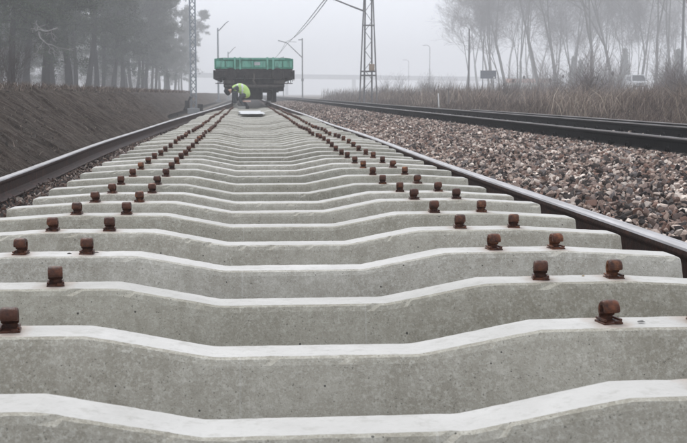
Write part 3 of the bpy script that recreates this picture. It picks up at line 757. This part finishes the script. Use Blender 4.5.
for p0, p1, p2, lab, sg in (((ax-.25, 8, az+.9), (ax, ay, az+.1), (bx, by, bz), 'upper catenary wire over the neighbouring track', .5), ((ax-.35, 8, az), (ax-.45, ay, az-.25), (bx+.1, by, bz-.35), 'lower contact wire over the neighbouring track', .15)):
    q = wire(p0, p1, sg); q2 = wire(p1, p2, sg); o = q2.build('overhead_wire', M['wire']); tag(o, lab, 'wire', 'overhead wires')
    q.build('span', M['wire'], o); wire(p2, (cx2, cy2, cz2-(.3 if sg < .3 else 0)), sg).build('span', M['wire'], o)

# ------------------------------------------------------------------ things on the right: poles, sign, vehicles, building, bridge
def pole(xp, s, ytop, rad, lab, arm=0, z0=.1, cat='lamp post', name='lamp_post'):
    wx, wy = px(xp, 0, s=s); h = CZ+(94-ytop)/s-z0
    t = empty(name, (wx, wy, z0), lab, cat); MB().tube((0, 0, 0), (0, 0, h), rad, rad*.7, 8).build('pole', M['dsteel'], t)
    if arm: MB().tube((0, 0, h), (arm*.6, 0, h+.5), rad*.6).tube((arm*.6, 0, h+.5), (arm*1.4, 0, h+.5), rad*.6).build('arm', M['dsteel'], t); MB().box((arm*1.6, 0, h+.46), (.6, .25, .12)).build('lamp_head', M['dsteel'], t, bevel=.02)
    MB().box((0, 0, .02), (rad*5, rad*5, .2)).build('base', M['bridge'], t)
pole(429.5, 3.8, 48, .11, 'faint lamp post with curved arm left of the thin wooden poles', -1)
pole(408.5, 3.1, 62, .11, 'faintest small lamp post just right of the tension mast', -1)
pole(468.6, 10, 30, .10, 'thin bare pole left of the dark board', cat='pole', name='pole')
pole(681, 11.5, -40, .13, 'tall dark pole near the right edge above the yellow car', cat='pole', name='pole')
pole(482.5, 8.5, 40, .06, 'thin faint pole behind the dark board', cat='pole', name='pole')
wx, wy = px(439, 0, s=25); t = MB(); t.tube((0, 0, 0), (-.03, 0, .62), .028, .022, 7); o = t.build('marker_stake', M['white'], None, (wx, wy, .12)); tag(o, 'short white stake in the dry grass left of the dark post', 'stake')
wx, wy = px(448.5, 0, s=24); t = MB(); t.tube((0, 0, 0), (0, 0, .78), .045, .04, 8); t.box((0, 0, .80), (.12, .1, .08)); o = t.build('short_post', M['woodp'], None, (wx, wy, .1)); tag(o, 'short dark wooden post in the dry grass', 'post')
wx, wy = px(488, 0, s=9); t = empty('information_board', (wx, wy, .1), 'dark blue-grey rectangular board on two posts beyond the grass', 'board')
MB().box((0, 0, 2.72), (1.75, .06, .84)).build('panel', M['board'], t); MB().box((.65, -.04, 2.42), (.2, .02, .16)).build('notice', M['white'], t)
for sx in (-.6, .6): MB().tube((sx, .05, 0), (sx, .05, 2.4), .04).build('post', M['dsteel'], t)
MB().box((0, 0, 3.16), (1.8, .10, .04)).build('frame', M['dsteel'], t)

def vehicle(name, loc, rz, paint, label, cat, van=True):
    t = empty(name, loc, label, cat, rz=rz)       # front looks towards -y
    if van: side = [(-2.3, .35), (-2.35, .75), (-2.25, 1.0), (-1.55, 1.15), (-.95, 1.85), (-.7, 1.98), (2.2, 1.98), (2.35, 1.8), (2.38, .35)]
    else: side = [(-2.1, .3), (-2.15, .65), (-1.95, .85), (-1.0, .98), (-.35, 1.42), (.9, 1.46), (1.75, 1.0), (2.1, .95), (2.15, .4)]
    wd = .95 if van else .86
    b = MB().prism(side, -wd, wd, 'x').build('body', paint, t, bevel=.05)
    if van:
        q = MB(); q.v = [(-.82, -1.56, 1.17), (.82, -1.56, 1.17), (.72, -.96, 1.86), (-.72, -.96, 1.86)]; q.v = [(x, y-.03, z+.03) for x, y, z in q.v]+[(x, y+.02, z-.02) for x, y, z in q.v]; q.f = [(0, 1, 2, 3), (4, 7, 6, 5), (0, 4, 5, 1), (1, 5, 6, 2), (2, 6, 7, 3), (3, 7, 4, 0)]
        q.build('windscreen', M['glass'], t)
        for sx in (-1, 1): MB().box((sx*(wd+.003), -.6, 1.5), (.02, .8, .45)).build('side_window', M['glass'], t); MB().box((sx*(wd+.003), .7, 1.5), (.02, 1.3, .42)).build('side_window', M['glass'], t)
    else:
        q = MB(); q.v = [(-.74, -1.0, 1.0), (.74, -1.0, 1.0), (.64, -.36, 1.41), (-.64, -.36, 1.41)]; q.v = [(x, y-.03, z+.03) for x, y, z in q.v]+[(x, y+.02, z-.02) for x, y, z in q.v]; q.f = [(0, 1, 2, 3), (4, 7, 6, 5), (0, 4, 5, 1), (1, 5, 6, 2), (2, 6, 7, 3), (3, 7, 4, 0)]
        q.build('windscreen', M['glass'], t)
        for sx in (-1, 1): MB().box((sx*(wd+.003), .2, 1.18), (.02, 1.5, .28)).build('side_window', M['glass'], t)
    fy = -2.33 if van else -2.12
    for sx in (-1, 1):
        MB().box((sx*.68, fy, .78), (.34, .08, .18)).build('headlight', M['reflect'], t, bevel=.02)
        for ay in (-1.45, 1.4):
            w_ = MB().tube((sx*(wd-.2), ay, .33), (sx*(wd+.02), ay, .33), .33, n=18).build('wheel', M['rubber'], t); MB().tube((sx*(wd+.02), ay, .33), (sx*(wd+.03), ay, .33), .2, n=12).build('rim', M['silverp'], w_)
        MB().box((sx*(wd+.12), -1.2, 1.2 if van else .98), (.2, .08, .16)).build('mirror', M['rubber'], t, bevel=.01)
    MB().box((0, fy-.02, .76), (.9, .06, .16)).build('grille', M['rubber'], t); MB().box((0, fy-.03, .47), (1.8, .1, .2)).build('bumper', M['rubber'], t, bevel=.03)
    return t
wx, wy = px(636, 0, s=7.6); vehicle('parked_van', (wx, wy, 1.23), R(-7), M['offwhite'], 'white van parked beyond the dry grass, its windscreen dark', 'van')
wx, wy = px(694, 0, s=11.5); vehicle('parked_car', (wx, wy, .2), R(70), M['yellowp'], 'pale yellow car cut by the right edge of the photo', 'car', False)
wx, wy = px(559, 0, s=6.3); vehicle('parked_car', (wx, wy, 1.23), R(80), M['silverp'], 'pale silver car in the fog before the low building', 'car', False)
rdm = MB().prism([(41, -.2), (46, 1.15), (54, 1.2), (58, -.2)], 70, 520).build('road_bank', M['field']); tag(rdm, 'low grassy bank that carries the road', kind='structure')
rdd = MB().prism([(46.6, 1.17), (53.4, 1.21), (53.4, 1.24), (46.6, 1.20)], 70, 520).build('road', M['bridge']); tag(rdd, 'road on the low bank beyond the grass', kind='structure')
# low building
wx, wy = px(531, 0, s=4.6); bd = empty('low_building', (wx, wy, .1), 'low pale building with an orange roof, faint in the fog behind the board', 'building')
MB().box((0, 3, 1.5), (8.5, 6, 3.0)).build('wall', M['wall'], bd); MB().prism([(-4.7, 3.0), (4.7, 3.0), (4.3, 3.9), (-4.3, 3.9)], -.4, 6.4).build('roof', M['roofo'], bd)
for x in (-3, -1.4, 2.6):
    f = MB().box((x, -.02, 1.7), (1.1, .08, 1.1)).build('window', M['white'], bd); MB().box((x, -.07, 1.7), (.95, .03, .95)).build('pane', M['glass'], f)
dr = MB().box((.8, -.02, 1.05), (1.0, .08, 2.1)).build('door', M['roofo'], bd); MB().box((1.15, -.08, 1.05), (.06, .06, .14)).build('handle', M['galv'], dr)
# road railing
wx, wy = px(500, 0, s=8.5); rl = empty('road_railing', (wx, wy, .2), 'long low railing in the fog between the dark board and the bare trees', 'railing')
for i in range(13): MB().box((i*.75, 0, .75), (.07, .07, 1.5)).build('post', M['dsteel'], rl)
for z in (.7, 1.05, 1.45): MB().box((4.5, 0, z), (9.2, .05, .06)).build('bar', M['dsteel'], rl)
# road bridge across the track, far off
br = empty('road_bridge', (0, 620, 0), 'faint flat road bridge crossing far behind the wagon', 'bridge')
MB().box((15, 0, 9.6), (380, 9, 1.4), rot=(0, .012, 0)).build('deck', M['bridge'], br)
MB().box((15, -4.4, 10.75), (380, .12, .9), rot=(0, .012, 0)).build('parapet', M['galv'], br)
for x in (-45, -20, 14, 38, 62): MB().box((x*1.5, 0, 4.4), (1.4, 7, 8.8)).build('pier', M['bridge'], br)

# ------------------------------------------------------------------ vegetation
def seg_arrays(segs, nside=4):
    V = []; F = []; b = 0
    P0 = np.array([s[0] for s in segs]); P1 = np.array([s[1] for s in segs]); R0 = np.array([s[2] for s in segs]); R1 = np.array([s[3] for s in segs])
    A = P1-P0; A /= np.linalg.norm(A, axis=1)[:, None]+1e-9; ref = np.where(np.abs(A[:, 2:3]) < .9, np.array([[0, 0, 1.]]), np.array([[1., 0, 0]]))
    U = np.cross(A, ref); U /= np.linalg.norm(U, axis=1)[:, None]; W = np.cross(A, U)
    t = np.arange(nside)*2*np.pi/nside; c = np.cos(t)[None, :, None]; s = np.sin(t)[None, :, None]
    ring = U[:, None]*c+W[:, None]*s
    V = np.concatenate([P0[:, None]+ring*R0[:, None, None], P1[:, None]+ring*R1[:, None, None]], 1).reshape(-1, 3)
    i = np.arange(nside); j = (i+1) % nside; f = np.stack([i, j, j+nside, i+nside], -1); F = (f[None]+(np.arange(len(segs))*2*nside)[:, None, None]).reshape(-1, 4)
    return V, F
def branch(p, d, length, rad, depth, r, segs, up=.12, spread=.6, kink=.16, kids=(2, 4), tip=None, minr=.006):
    n = 5 if depth > 1 else 3; step = length/n; pts = [p]; cur = p.copy(); dd = d.copy(); rr = rad
    for i in range(n):
        dd = dd+r.normal(size=3)*kink*.5; dd[2] += up*.4; dd /= np.linalg.norm(dd); nx_ = cur+dd*step; r1 = max(rr*(.86 if depth > 1 else .7), minr)
        segs.append((cur.copy(), nx_.copy(), rr, r1, depth)); cur = nx_; rr = r1
        if depth > 0 and i >= (1 if depth > 3 else 0):
            for _ in range(r.integers(kids[0]-1, kids[1])):
                u = r.normal(size=3); u -= dd*np.dot(u, dd); u /= np.linalg.norm(u)+1e-9
                nd = dd*(1-spread*.55)+u*spread; nd /= np.linalg.norm(nd)
                branch(cur, nd, length*r.uniform(.42, .66), rr*r.uniform(.4, .6), depth-1, r, segs, up, spread, kink, kids, tip, minr)
    if tip is not None and depth <= 1: tip.append(cur.copy())
def bare_tree_proto(seed, h, rad, fork=True, spread=.55, lean=(0, 0)):
    r = np.random.default_rng(seed); segs = []
    d = np.array([lean[0], lean[1], 1.]); d /= np.linalg.norm(d); p = np.zeros(3); trunk_h = h*r.uniform(.24, .42); rr = rad
    n = 4
    for i in range(n):
        d = d+np.r_[r.normal(size=2)*.05, 0]; d /= np.linalg.norm(d); q = p+d*trunk_h/n; segs.append((p.copy(), q.copy(), rr*(1.25 if i == 0 else 1), rr*.93, 5)); p = q; rr *= .93
    for i in range(r.integers(2, 4) if fork else 1):
        a = r.uniform(0, 6.28); sp = r.uniform(.10, .34) if fork else .05
        nd = d+np.array([math.cos(a)*sp, math.sin(a)*sp, 0]); nd /= np.linalg.norm(nd)
        branch(p.copy(), nd, h*r.uniform(.5, .68), rr*.7, 4, r, segs, .15, spread, .13, (2, 3), None, .009)
    tr = [s for s in segs if s[4] >= 4]; cr = [s for s in segs if s[4] < 4]
    V, F = seg_arrays(tr, 7); a = mesh_np('trunk', V, F, M['bark2'], smooth=True)
    V, F = seg_arrays(cr, 3); b = mesh_np('crown', V, F, M['twig']); return a, b
def plant(name, meshes, loc, label, cat, group=None, rz=0, scale=1):
    t = empty(name, loc, label, cat, group, rz); t.scale = (scale,)*3
    for nm, me in meshes:
        c = obj(nm, me, t)
        if nm in ('branches',): c['kind'] = 'stuff'
    return t
BT = [bare_tree_proto(s, 16, .19, True, sp*1.0, ln) for s, sp, ln in ((1, .5, (-.1, 0)), (2, .55, (.05, .05)), (3, .6, (.1, 0)), (4, .45, (0, 0)), (5, .6, (-.18, 0)), (6, .5, (.02, 0)))]
rows = [(493, 8.4, 0, 1.0, 'bare tree leaning left just right of the dark board, first of the row'), (508, 9.2, 4, 1.05, 'bare tree with wide fan crown, second in the row from the board'), (520, 8.6, 1, 1.0, 'bare tree with steep limbs, third in the row from the board'),
        (541, 9.8, 4, 1.1, 'bare tree with one long trunk leaning left over the railing'), (555, 10.2, 2, 1.15, 'bare V-shaped tree forking low, behind the low building'), (592, 11.5, 2, 1.1, 'darker bare tree with crossing limbs right of the narrow evergreen'),
        (576, 9.0, 3, .95, 'slender bare tree beside the dark narrow evergreen'), (612, 10.5, 5, 1.0, 'bare tree with bent limbs left of the white van'), (640, 9.5, 1, 1.0, 'bare tree rising directly behind the white van'), (655, 11.0, 3, .9, 'thin multi-stem bare tree right of the white van'),
        (672, 10.0, 0, 1.0, 'bare tree just left of the tall dark pole'), (700, 11.0, 5, 1.0, 'bare tree cut by the right edge of the photo')]
for i, (xp, s, v, sc_, lab) in enumerate(rows):
    s *= .58; sc_ *= 1.55
    wx, wy = px(xp, 0, s=s); a, b = BT[v]; plant('bare_tree', [('trunk', a), ('crown', b)], (wx, wy, .1), lab, 'tree', 'bare trees beyond the dry grass', rz=(0 if v in (0, 4) else i*1.3), scale=sc_)
r = random.Random(9)
for i in range(16):
    xp = 478+i*15+r.uniform(-6, 6); s = r.uniform(3.3, 4.3); wx, wy = px(xp, 0, s=s); a, b = BT[r.randrange(6)]
    plant('bare_tree', [('trunk', a), ('crown', b)], (wx, wy, .1), 'pale bare tree in the back row, almost lost in the fog on the right', 'tree', 'foggy back row of bare trees', rz=r.uniform(0, 6.2), scale=r.uniform(1.6, 1.9))

for i in range(12):
    xp = 470+i*17+r.uniform(-6, 6); s = r.uniform(4.4, 5.6); wx, wy = px(xp, 0, s=s); a, b = BT[(i*5+1) % 6]
    plant('bare_tree', [('trunk', a), ('crown', b)], (wx, wy, .1), 'low-branching bare tree with fine twigs between the taller foggy trunks', 'tree', 'lower bare trees in the fog', rz=r.uniform(0, 6.2), scale=r.uniform(.75, 1.1))
# narrow dark evergreens on the right
def tufts(C, nrm, n_per, ln, wd_, r, pal):
    """thin needle-like triangles around centres"""
    n = len(C)*n_per; c = np.repeat(C, n_per, 0); d_ = r.normal(size=(n, 3))+np.repeat(nrm, n_per, 0); d_ /= np.linalg.norm(d_, axis=1)[:, None]
    l = ln*r.uniform(.5, 1.2, (n, 1)); u = np.cross(d_, r.normal(size=(n, 3))); u /= np.linalg.norm(u, axis=1)[:, None]; w_ = wd_*r.uniform(.6, 1.3, (n, 1))
    base = c+r.normal(size=(n, 3))*ln*.35
    V = np.stack([base-u*w_, base+u*w_, base+d_*l], 1).reshape(-1, 3); F = np.arange(n*3).reshape(-1, 3)
    T = pal[r.integers(0, len(pal), n)]*r.uniform(.75, 1.25, (n, 1)); return V, F, T
NPAL = np.array([(.035, .055, .03), (.05, .07, .038), (.08, .10, .055), (.045, .055, .04)])
def cone_proto(seed, h, w_):
    r = np.random.default_rng(seed); n = 1500; z = h*(.06+.94*r.random(n)**1.15); k = np.interp(z/h, [0, .12, .3, 1], [.6, .95, .9, .03]); a = r.uniform(0, 6.28, n); q = w_/2*k*np.sqrt(r.uniform(.25, 1, n))*(1+.3*np.sin(a*3+z*2.3)+.2*np.sin(z*5+a))
    C = np.stack([np.cos(a)*q, np.sin(a)*q, z], -1); nr = np.stack([np.cos(a)*.6, np.sin(a)*.6, np.ones(n)*.9], -1)
    V, F, T = tufts(C, nr, 6, .34, .05, r, NPAL); t = MB().tube((0, 0, 0), (0, 0, h*.9), .12, .03, 7).mesh('trunk', M['bark'])
    return t, mesh_np('crown', V, F, M['needle'], T)
ta, tb_ = cone_proto(3, 6.6, 1.7)
for xp, s, sc_, lab in ((573, 9.2, .9, 'tall narrow dark evergreen, the left one of a close pair'), (580, 9.0, .85, 'narrow dark evergreen, the right one of a close pair'), (624, 8.6, 1.15, 'lone narrow evergreen just left of the white van'), (677, 10.4, .95, 'slim dark evergreen by the tall dark pole'), (668, 9.0, .8, 'short evergreen left of the tall dark pole')):
    s *= .52; sc_ *= 1.35
    wx, wy = px(xp, 0, s=s); plant('narrow_evergreen', [('trunk', ta), ('crown', tb_)], (wx, wy, .1), lab, 'tree', 'narrow evergreens', rz=xp, scale=sc_)

# shrubs, right
def shrub_proto(seed, h, n_stem, mat, kids=(1, 3)):
    r = np.random.default_rng(seed); segs = []
    for i in range(n_stem):
        a = r.uniform(0, 6.28); sp = r.uniform(.05, .45); d_ = np.array([math.cos(a)*sp, math.sin(a)*sp, 1.]); d_ /= np.linalg.norm(d_)
        branch(np.array([math.cos(a)*.12, math.sin(a)*.12, 0]), d_, h*r.uniform(.6, 1), .018, 2, r, segs, .12, .5, .2, kids, None, .0045)
    V, F = seg_arrays(segs, 3); return mesh_np('stems', V, F, mat)
M['twigr'] = simple('reddish_twigs', (.085, .06, .052), (.14, .105, .09), 9, .9, bump=0)
SHR = [shrub_proto(s, 2.2, 12, M['twigr'] if s % 2 else M['twig']) for s in range(4)]
for i in range(44):
    xp = r.uniform(372, 470) if i < 14 else (r.uniform(655, 705) if i < 22 else r.uniform(505, 615)); s = r.uniform(11, 24) if i > 10 else r.uniform(9, 14)
    if i > 33: s = r.uniform(9, 13)
    if xp < 480: s = r.uniform(8, 11)
    wx, wy = px(xp, 0, s=s)
    o = plant('bare_shrub', [('stems', SHR[i % 4])], (wx, wy, .08), 'leafless twiggy shrub among the dry grass on the right', 'shrub', 'leafless shrubs on the right', rz=i*2.1, scale=r.uniform(.55, .95)*(1 if s < 15 else .6))
for i in range(18):
    xp = r.uniform(498, 618) if i < 12 else r.uniform(655, 690); s = r.uniform(5.5, 8); wx, wy = px(xp, 0, s=s)
    plant('bare_sapling', [('stems', SHR[i % 4])], (wx, wy, .1), 'thin leafless sapling in front of the foggy bare trees', 'sapling', 'saplings before the foggy trees', rz=i*2.1, scale=r.uniform(1.3, 2.6))
for i in range(26):
    xp = r.uniform(575, 618) if i % 3 == 0 else r.uniform(652, 705); s = r.uniform(13, 26); wx, wy = px(xp, 0, s=s)
    plant('bare_shrub', [('stems', SHR[(i*3+1) % 4])], (wx, wy, .1), 'reddish twiggy bush rising out of the dry grass near the right edge', 'shrub', 'taller bushes near the right edge', rz=i*2.1, scale=r.uniform(.45, .9)*(18/s)**.5)
# dry grass band
rg = np.random.default_rng(20)
def blades(name, X, Y, Z0, H, W, pal, lean, label, bend=.35):
    n = len(X); a = rg.uniform(0, 6.28, n); ld = rg.normal(size=(n, 2))*lean; ld[:, 0] += .10
    yaw = np.stack([np.cos(a), np.sin(a)], -1)*W[:, None]
    b = np.stack([X, Y, Z0], -1); m_ = b.copy(); m_[:, :2] += ld*H[:, None]*.4; m_[:, 2] += H*.55; t = b.copy(); t[:, :2] += ld*H[:, None]*(1+bend); t[:, 2] += H*rg.uniform(.85, 1, n)
    o3 = np.zeros((n, 3)); o3[:, :2] = yaw
    V = np.stack([b-o3, b+o3, m_+o3*.8, m_-o3*.8, t], 1).reshape(-1, 3); k = np.arange(n)*5
    F = np.concatenate([np.stack([k, k+1, k+2], -1), np.stack([k, k+2, k+3], -1), np.stack([k+3, k+2, k+4], -1)])
    T = pal[rg.integers(0, len(pal), n)]*rg.uniform(.7, 1.25, (n, 1)); T = np.concatenate([T, T, T])
    return tag(obj(name, mesh_np(name, V, F, M['blade'], T)), label, kind='stuff')
GP = .86*np.array([(.145, .108, .088), (.20, .155, .125), (.11, .082, .07), (.36, .295, .24), (.165, .122, .102), (.07, .053, .047)])
n = 110000; Y = 13+rg.random(n)**1.7*110; X = 7.4+rg.random(n)**1.25*(4+Y*.12); k = xlim(X, Y, 60); X, Y = X[k], Y[k]
Hh = (.25+.38*sstep(7.4, 9.6, X))*rg.uniform(.55, 1.15, len(X))*np.clip(.95+2.4*fbm(X*.6, Y*.35, 60, 3), .25, 1.9)
blades('dry_grass', X, Y, np.full(len(X), .02), Hh, .0035+.00012*Y*rg.uniform(.7, 1.3, len(X)), GP, .24, 'band of dry brown grass beyond the neighbouring track')
n = 14000; Y = 14+rg.random(n)**1.5*80; X = 8.2+rg.random(n)*(4+Y*.14); k = xlim(X, Y, 60) & (fbm(X*.8, Y*.35, 71, 2) > .0); X, Y = X[k], Y[k]
blades('tall_dry_stalks', X, Y, np.full(len(X), .02), rg.uniform(.5, 1.25, len(X)), .0035+.00012*Y, np.array([(.30, .235, .19), (.42, .35, .28), (.16, .115, .09)]), .42, 'taller pale broken stalks standing in the dry grass')
n = 16000; Y = 55+rg.random(n)*110; X = 10+rg.random(n)*(8+Y*.38); k = xlim(X, Y, 60); X, Y = X[k], Y[k]
blades('reeds', X, Y, np.full(len(X), .05), rg.uniform(.8, 1.75, len(X)), .008+.00010*Y, GP, .10, 'tall pale reeds fading into the fog')
# seed heads on tall stalks
def weed(seed, h):
    r = np.random.default_rng(seed); segs = []; p = np.zeros(3); d_ = np.array([0, 0, 1.])
    for i in range(6): d_ = d_+np.r_[r.normal(size=2)*.05, 0]; q = p+d_*h/6; segs.append((p.copy(), q.copy(), .022, .02, 0)); p = q
    V, F = seg_arrays(segs, 5); st = mesh_np('stalk', V, F, M['twig']); bm = bmesh.new(); bmesh.ops.create_icosphere(bm, subdivisions=2, radius=.17)
    for v in bm.verts: v.co = Vector((v.co.x*.8, v.co.y*.8, v.co.z*1.25))*r.uniform(.7, 1.15)+Vector(p)
    hd = bpy.data.meshes.new('seed_head'); bm.to_mesh(hd); bm.free(); hd.materials.append(M['twig']); return st, hd
WD = [weed(1, 2.3), weed(2, 2.7), weed(3, 1.9)]
for i, (xp, s, v) in enumerate(((549, 9.5, 0), (561, 9.5, 1), (540.5, 9, 2), (512, 9, 0), (522, 9, 1), (503, 8.5, 2), (610, 11, 1), (585, 11, 0))):
    wx, wy = px(xp, 0, s=s); plant('tall_weed', [('stalk', WD[v][0]), ('seed_head', WD[v][1])], (wx, wy, .1), 'tall dead weed stalk with a dark seed head in front of the bare trees', 'plant', 'tall weeds with dark seed heads', scale=.9)

# left pines
def pine_proto(seed, h, rad, crown0, limb_n, spread=3.2, wob=.05):
    r = np.random.default_rng(seed); segs = []; p = np.zeros(3); d_ = np.array([r.normal()*.05, r.normal()*.03, 1.]); rr = rad; n = 12; pts = []
    for i in range(n):
        d_ = d_+np.r_[r.normal(size=2)*wob, 0]; d_ /= np.linalg.norm(d_); q = p+d_*h/n; segs.append((p.copy(), q.copy(), rr*(1.25 if i == 0 else 1), rr*.93, 9)); p = q; rr *= .92; pts.append((p.copy(), rr))
    C = []; NR_ = []; limbs = []
    def at(z):
        k = min(max(z/h*n-1, 0), n-1.001); i = int(k); f = k-i; return pts[i][0]*(1-f)+pts[min(i+1, n-1)][0]*f, pts[i][1]
    for i in range(limb_n):
        z = crown0+(h-crown0)*(i+r.random())/limb_n; o_, tr = at(z); a = r.uniform(0, 6.28); ln = spread*r.uniform(.5, 1.15)*(1-.65*((z-crown0)/(h-crown0))**2)
        dd = np.array([math.cos(a), math.sin(a), r.uniform(-.25, .35)]); dd /= np.linalg.norm(dd); cur = o_.copy(); rb = tr*.32; ns = 6
        for k in range(ns):
            dd = dd+r.normal(size=3)*.2; dd[2] -= .03; dd /= np.linalg.norm(dd); nx_ = cur+dd*ln/ns; limbs.append((cur.copy(), nx_.copy(), max(rb, .012), max(rb*.75, .01), 1)); cur = nx_; rb *= .75
            if k >= 1:
                for _ in range(3):
                    u = r.normal(size=3); u[2] *= .5; u /= np.linalg.norm(u); e = cur+u*r.uniform(.3, .85); limbs.append((cur.copy(), e.copy(), .014, .008, 0))
                    for q_ in range(6): t_ = r.uniform(.35, 1.15); C.append(cur+(e-cur)*t_+r.normal(size=3)*.12); NR_.append(u*.6+np.array([0, 0, .35]))
    V, F = seg_arrays(segs, 8); tr_ = mesh_np('trunk', V, F, M['bark'], smooth=True)
    V, F = seg_arrays(limbs, 4); lb = mesh_np('limbs', V, F, M['bark'])
    V, F, T = tufts(np.array(C), np.array(NR_), 8, .22, .026, r, NPAL); cr = mesh_np('crown', V, F, M['needle'], T)
    return [('trunk', tr_), ('branches', lb), ('crown', cr)]
PN = [pine_proto(1, 17, .21, 2.9, 42, 3.2, .09), pine_proto(2, 19, .20, 4.0, 40, 3.0, .04), pine_proto(3, 18, .18, 3.6, 38, 3.0, .06), pine_proto(4, 16, .19, 2.7, 42, 3.4, .08)]
# column, X (lateral), variant, scale
first = [(46, -10.0, 0, 1.05, 'nearest crooked pine with forked dark trunk, far left on the bank'), (53, -11.2, 3, .95, 'pine trunk close behind the crooked forked one'), (70, -10.6, 1, 1.15, 'thick straight dark pine trunk, second clear trunk from the left'), (76, -12.5, 2, .9, 'thin pine leaning against the thick straight trunk'),
         (87, -11.0, 2, 1.15, 'dark pine trunk, third clear trunk from the left'), (97, -11.2, 1, 1.0, 'pine of a close pair, its left trunk'), (103, -12.0, 3, .9, 'pine of a close pair, its right trunk'), (113, -11.0, 0, .95, 'slightly leaning pine midway along the tree line'), (122, -11.0, 1, 1.0, 'foggy pine right of the leaning one'),
         (12, -11.5, 3, 1.0, 'pine at the left edge with low hanging foliage'), (26, -12.5, 0, .95, 'pine between the left edge and the crooked pine'), (-14, -10.5, 2, 1.0, 'pine cut by the left edge, its boughs hanging in'), (169.5, -10.2, 1, .8, 'last pale pine trunk at the right end of the tree line')]
for i, (xp, X_, v, sc_, lab) in enumerate(first):
    wx, wy = px(xp, 0, X=X_*1.18); plant('pine_tree', PN[v], (wx, wy, .6), lab, 'tree', 'pines along the top of the bank', rz=i*1.9, scale=sc_*1.15)
r = random.Random(21)
for i in range(14):
    xp = 128+i*4.6+r.uniform(-1.5, 1.5); X_ = -r.uniform(12.5, 16.0); wx, wy = px(xp, 0, X=X_)
    plant('pine_tree', PN[i % 4], (wx, wy, .65), 'pale pine among the fading far half of the left tree line', 'tree', 'fading far pines on the left', rz=r.uniform(0, 6.2), scale=r.uniform(1.05, 1.35))
for i in range(48):
    X_ = -r.uniform(19, 30) if i > 36 else -r.uniform(24, 60); wy = r.uniform(95, 150) if i > 36 else r.uniform(80, 270); 
    plant('pine_tree', PN[i % 4], (X_, wy, .65), 'indistinct pine standing deep in the dark wood on the left', 'tree', 'pines deep in the left wood', rz=r.uniform(0, 6.2), scale=r.uniform(1.1, 1.4))
# understorey of the wood
SHL = [shrub_proto(s+20, 3.0, 14, M['twigr'] if s % 2 else M['twig'], (2, 4)) for s in range(3)]
for i in range(40):
    if i < 9: X_ = -r.uniform(6.5, 9); wy = r.uniform(26, 40)*(-X_/8); lab = 'tangled brown leafless bush at the far left edge of the bank'; gp = 'brown bushes at the left edge'
    else: X_ = -r.uniform(17, 36); wy = r.uniform(80, 230); lab = 'leafless bush growing between the pine trunks'; gp = 'bushes between the pines'
    plant('bare_bush', [('stems', SHL[i % 3])], (X_, wy, .68), lab, 'bush', gp, rz=i*1.7, scale=r.uniform(.7, 1.1)*(.42 if i < 9 else 1))
# brush heap on the crest at the left edge and dead grass along the crest
rg = np.random.default_rng(31)
n = 14000; Y = 9+rg.random(n)**1.6*70; X = -3.75-rg.random(n)*2.6
Z0 = np.interp(X, [-5.15, -4.1, -3.75], [.80, .84, .76])
blades('crest_grass', X, Y, Z0, rg.uniform(.03, .17, n), .003+.0001*Y, GP*1.0, .6, 'thin dead grass along the top of the bank')
n = 1500; Y = 3+rg.random(n)**1.3*30; U = rg.random(n); X = -2.45-1.3*U; Z0 = np.interp(X, [-3.75, -2.5], [.77, -.13])
blades('dead_stems', X, Y, Z0, rg.uniform(.02, .09, n), np.full(n, .0025), GP*1.2, 1.2, 'scraps of dead stems on the slope')
# dead pale branch hanging from the crooked pine
wx, wy = px(36, 0, X=-9.2); r2 = np.random.default_rng(8); segs = []
branch(np.array([.9, .6, 3.4]), np.array([-.75, -.1, .1]), 1.3, .035, 2, r2, segs, -.2, .6, .9, (1, 3), None, .012); branch(np.array([.1, .5, 3.2]), np.array([-.2, 0, -1.]), 1.2, .035, 2, r2, segs, -.3, .5, .8, (1, 3), None, .012)
M['deadw'] = simple('barkless_dead_wood', (.22, .21, .20), (.32, .31, .30), 9, .9, bump=0)
V, F = seg_arrays(segs, 5); o = obj('dead_branch', mesh_np('dead_branch', V, F, M['deadw'], smooth=True), None, (wx, wy, .2)); tag(o, 'pale barkless branch hanging by the crooked pine at the far left', 'branch')

# far wood that closes the view beyond the pines
# ------------------------------------------------------------------ haze
hz = MB().box((0, 445, 17.0), (2000, 1090, 37.4)).build('haze', M['white']); hz.data.materials.clear()
hm = bpy.data.materials.new('haze_air'); hm.use_nodes = True; t = hm.node_tree; t.nodes.clear()
v = t.nodes.new('ShaderNodeVolumePrincipled'); v.inputs['Color'].default_value = (.955, .965, .985, 1); v.inputs['Density'].default_value = HAZE; v.inputs['Anisotropy'].default_value = 0
ou = t.nodes.new('ShaderNodeOutputMaterial'); t.links.new(v.outputs[0], ou.inputs['Volume']); hz.data.materials.append(hm)
tag(hz, 'thin fog filling the air over the tracks', kind='stuff')
print('TRIS', sum(len(m.polygons) for m in bpy.data.meshes), 'OBJ', len(bpy.data.objects))
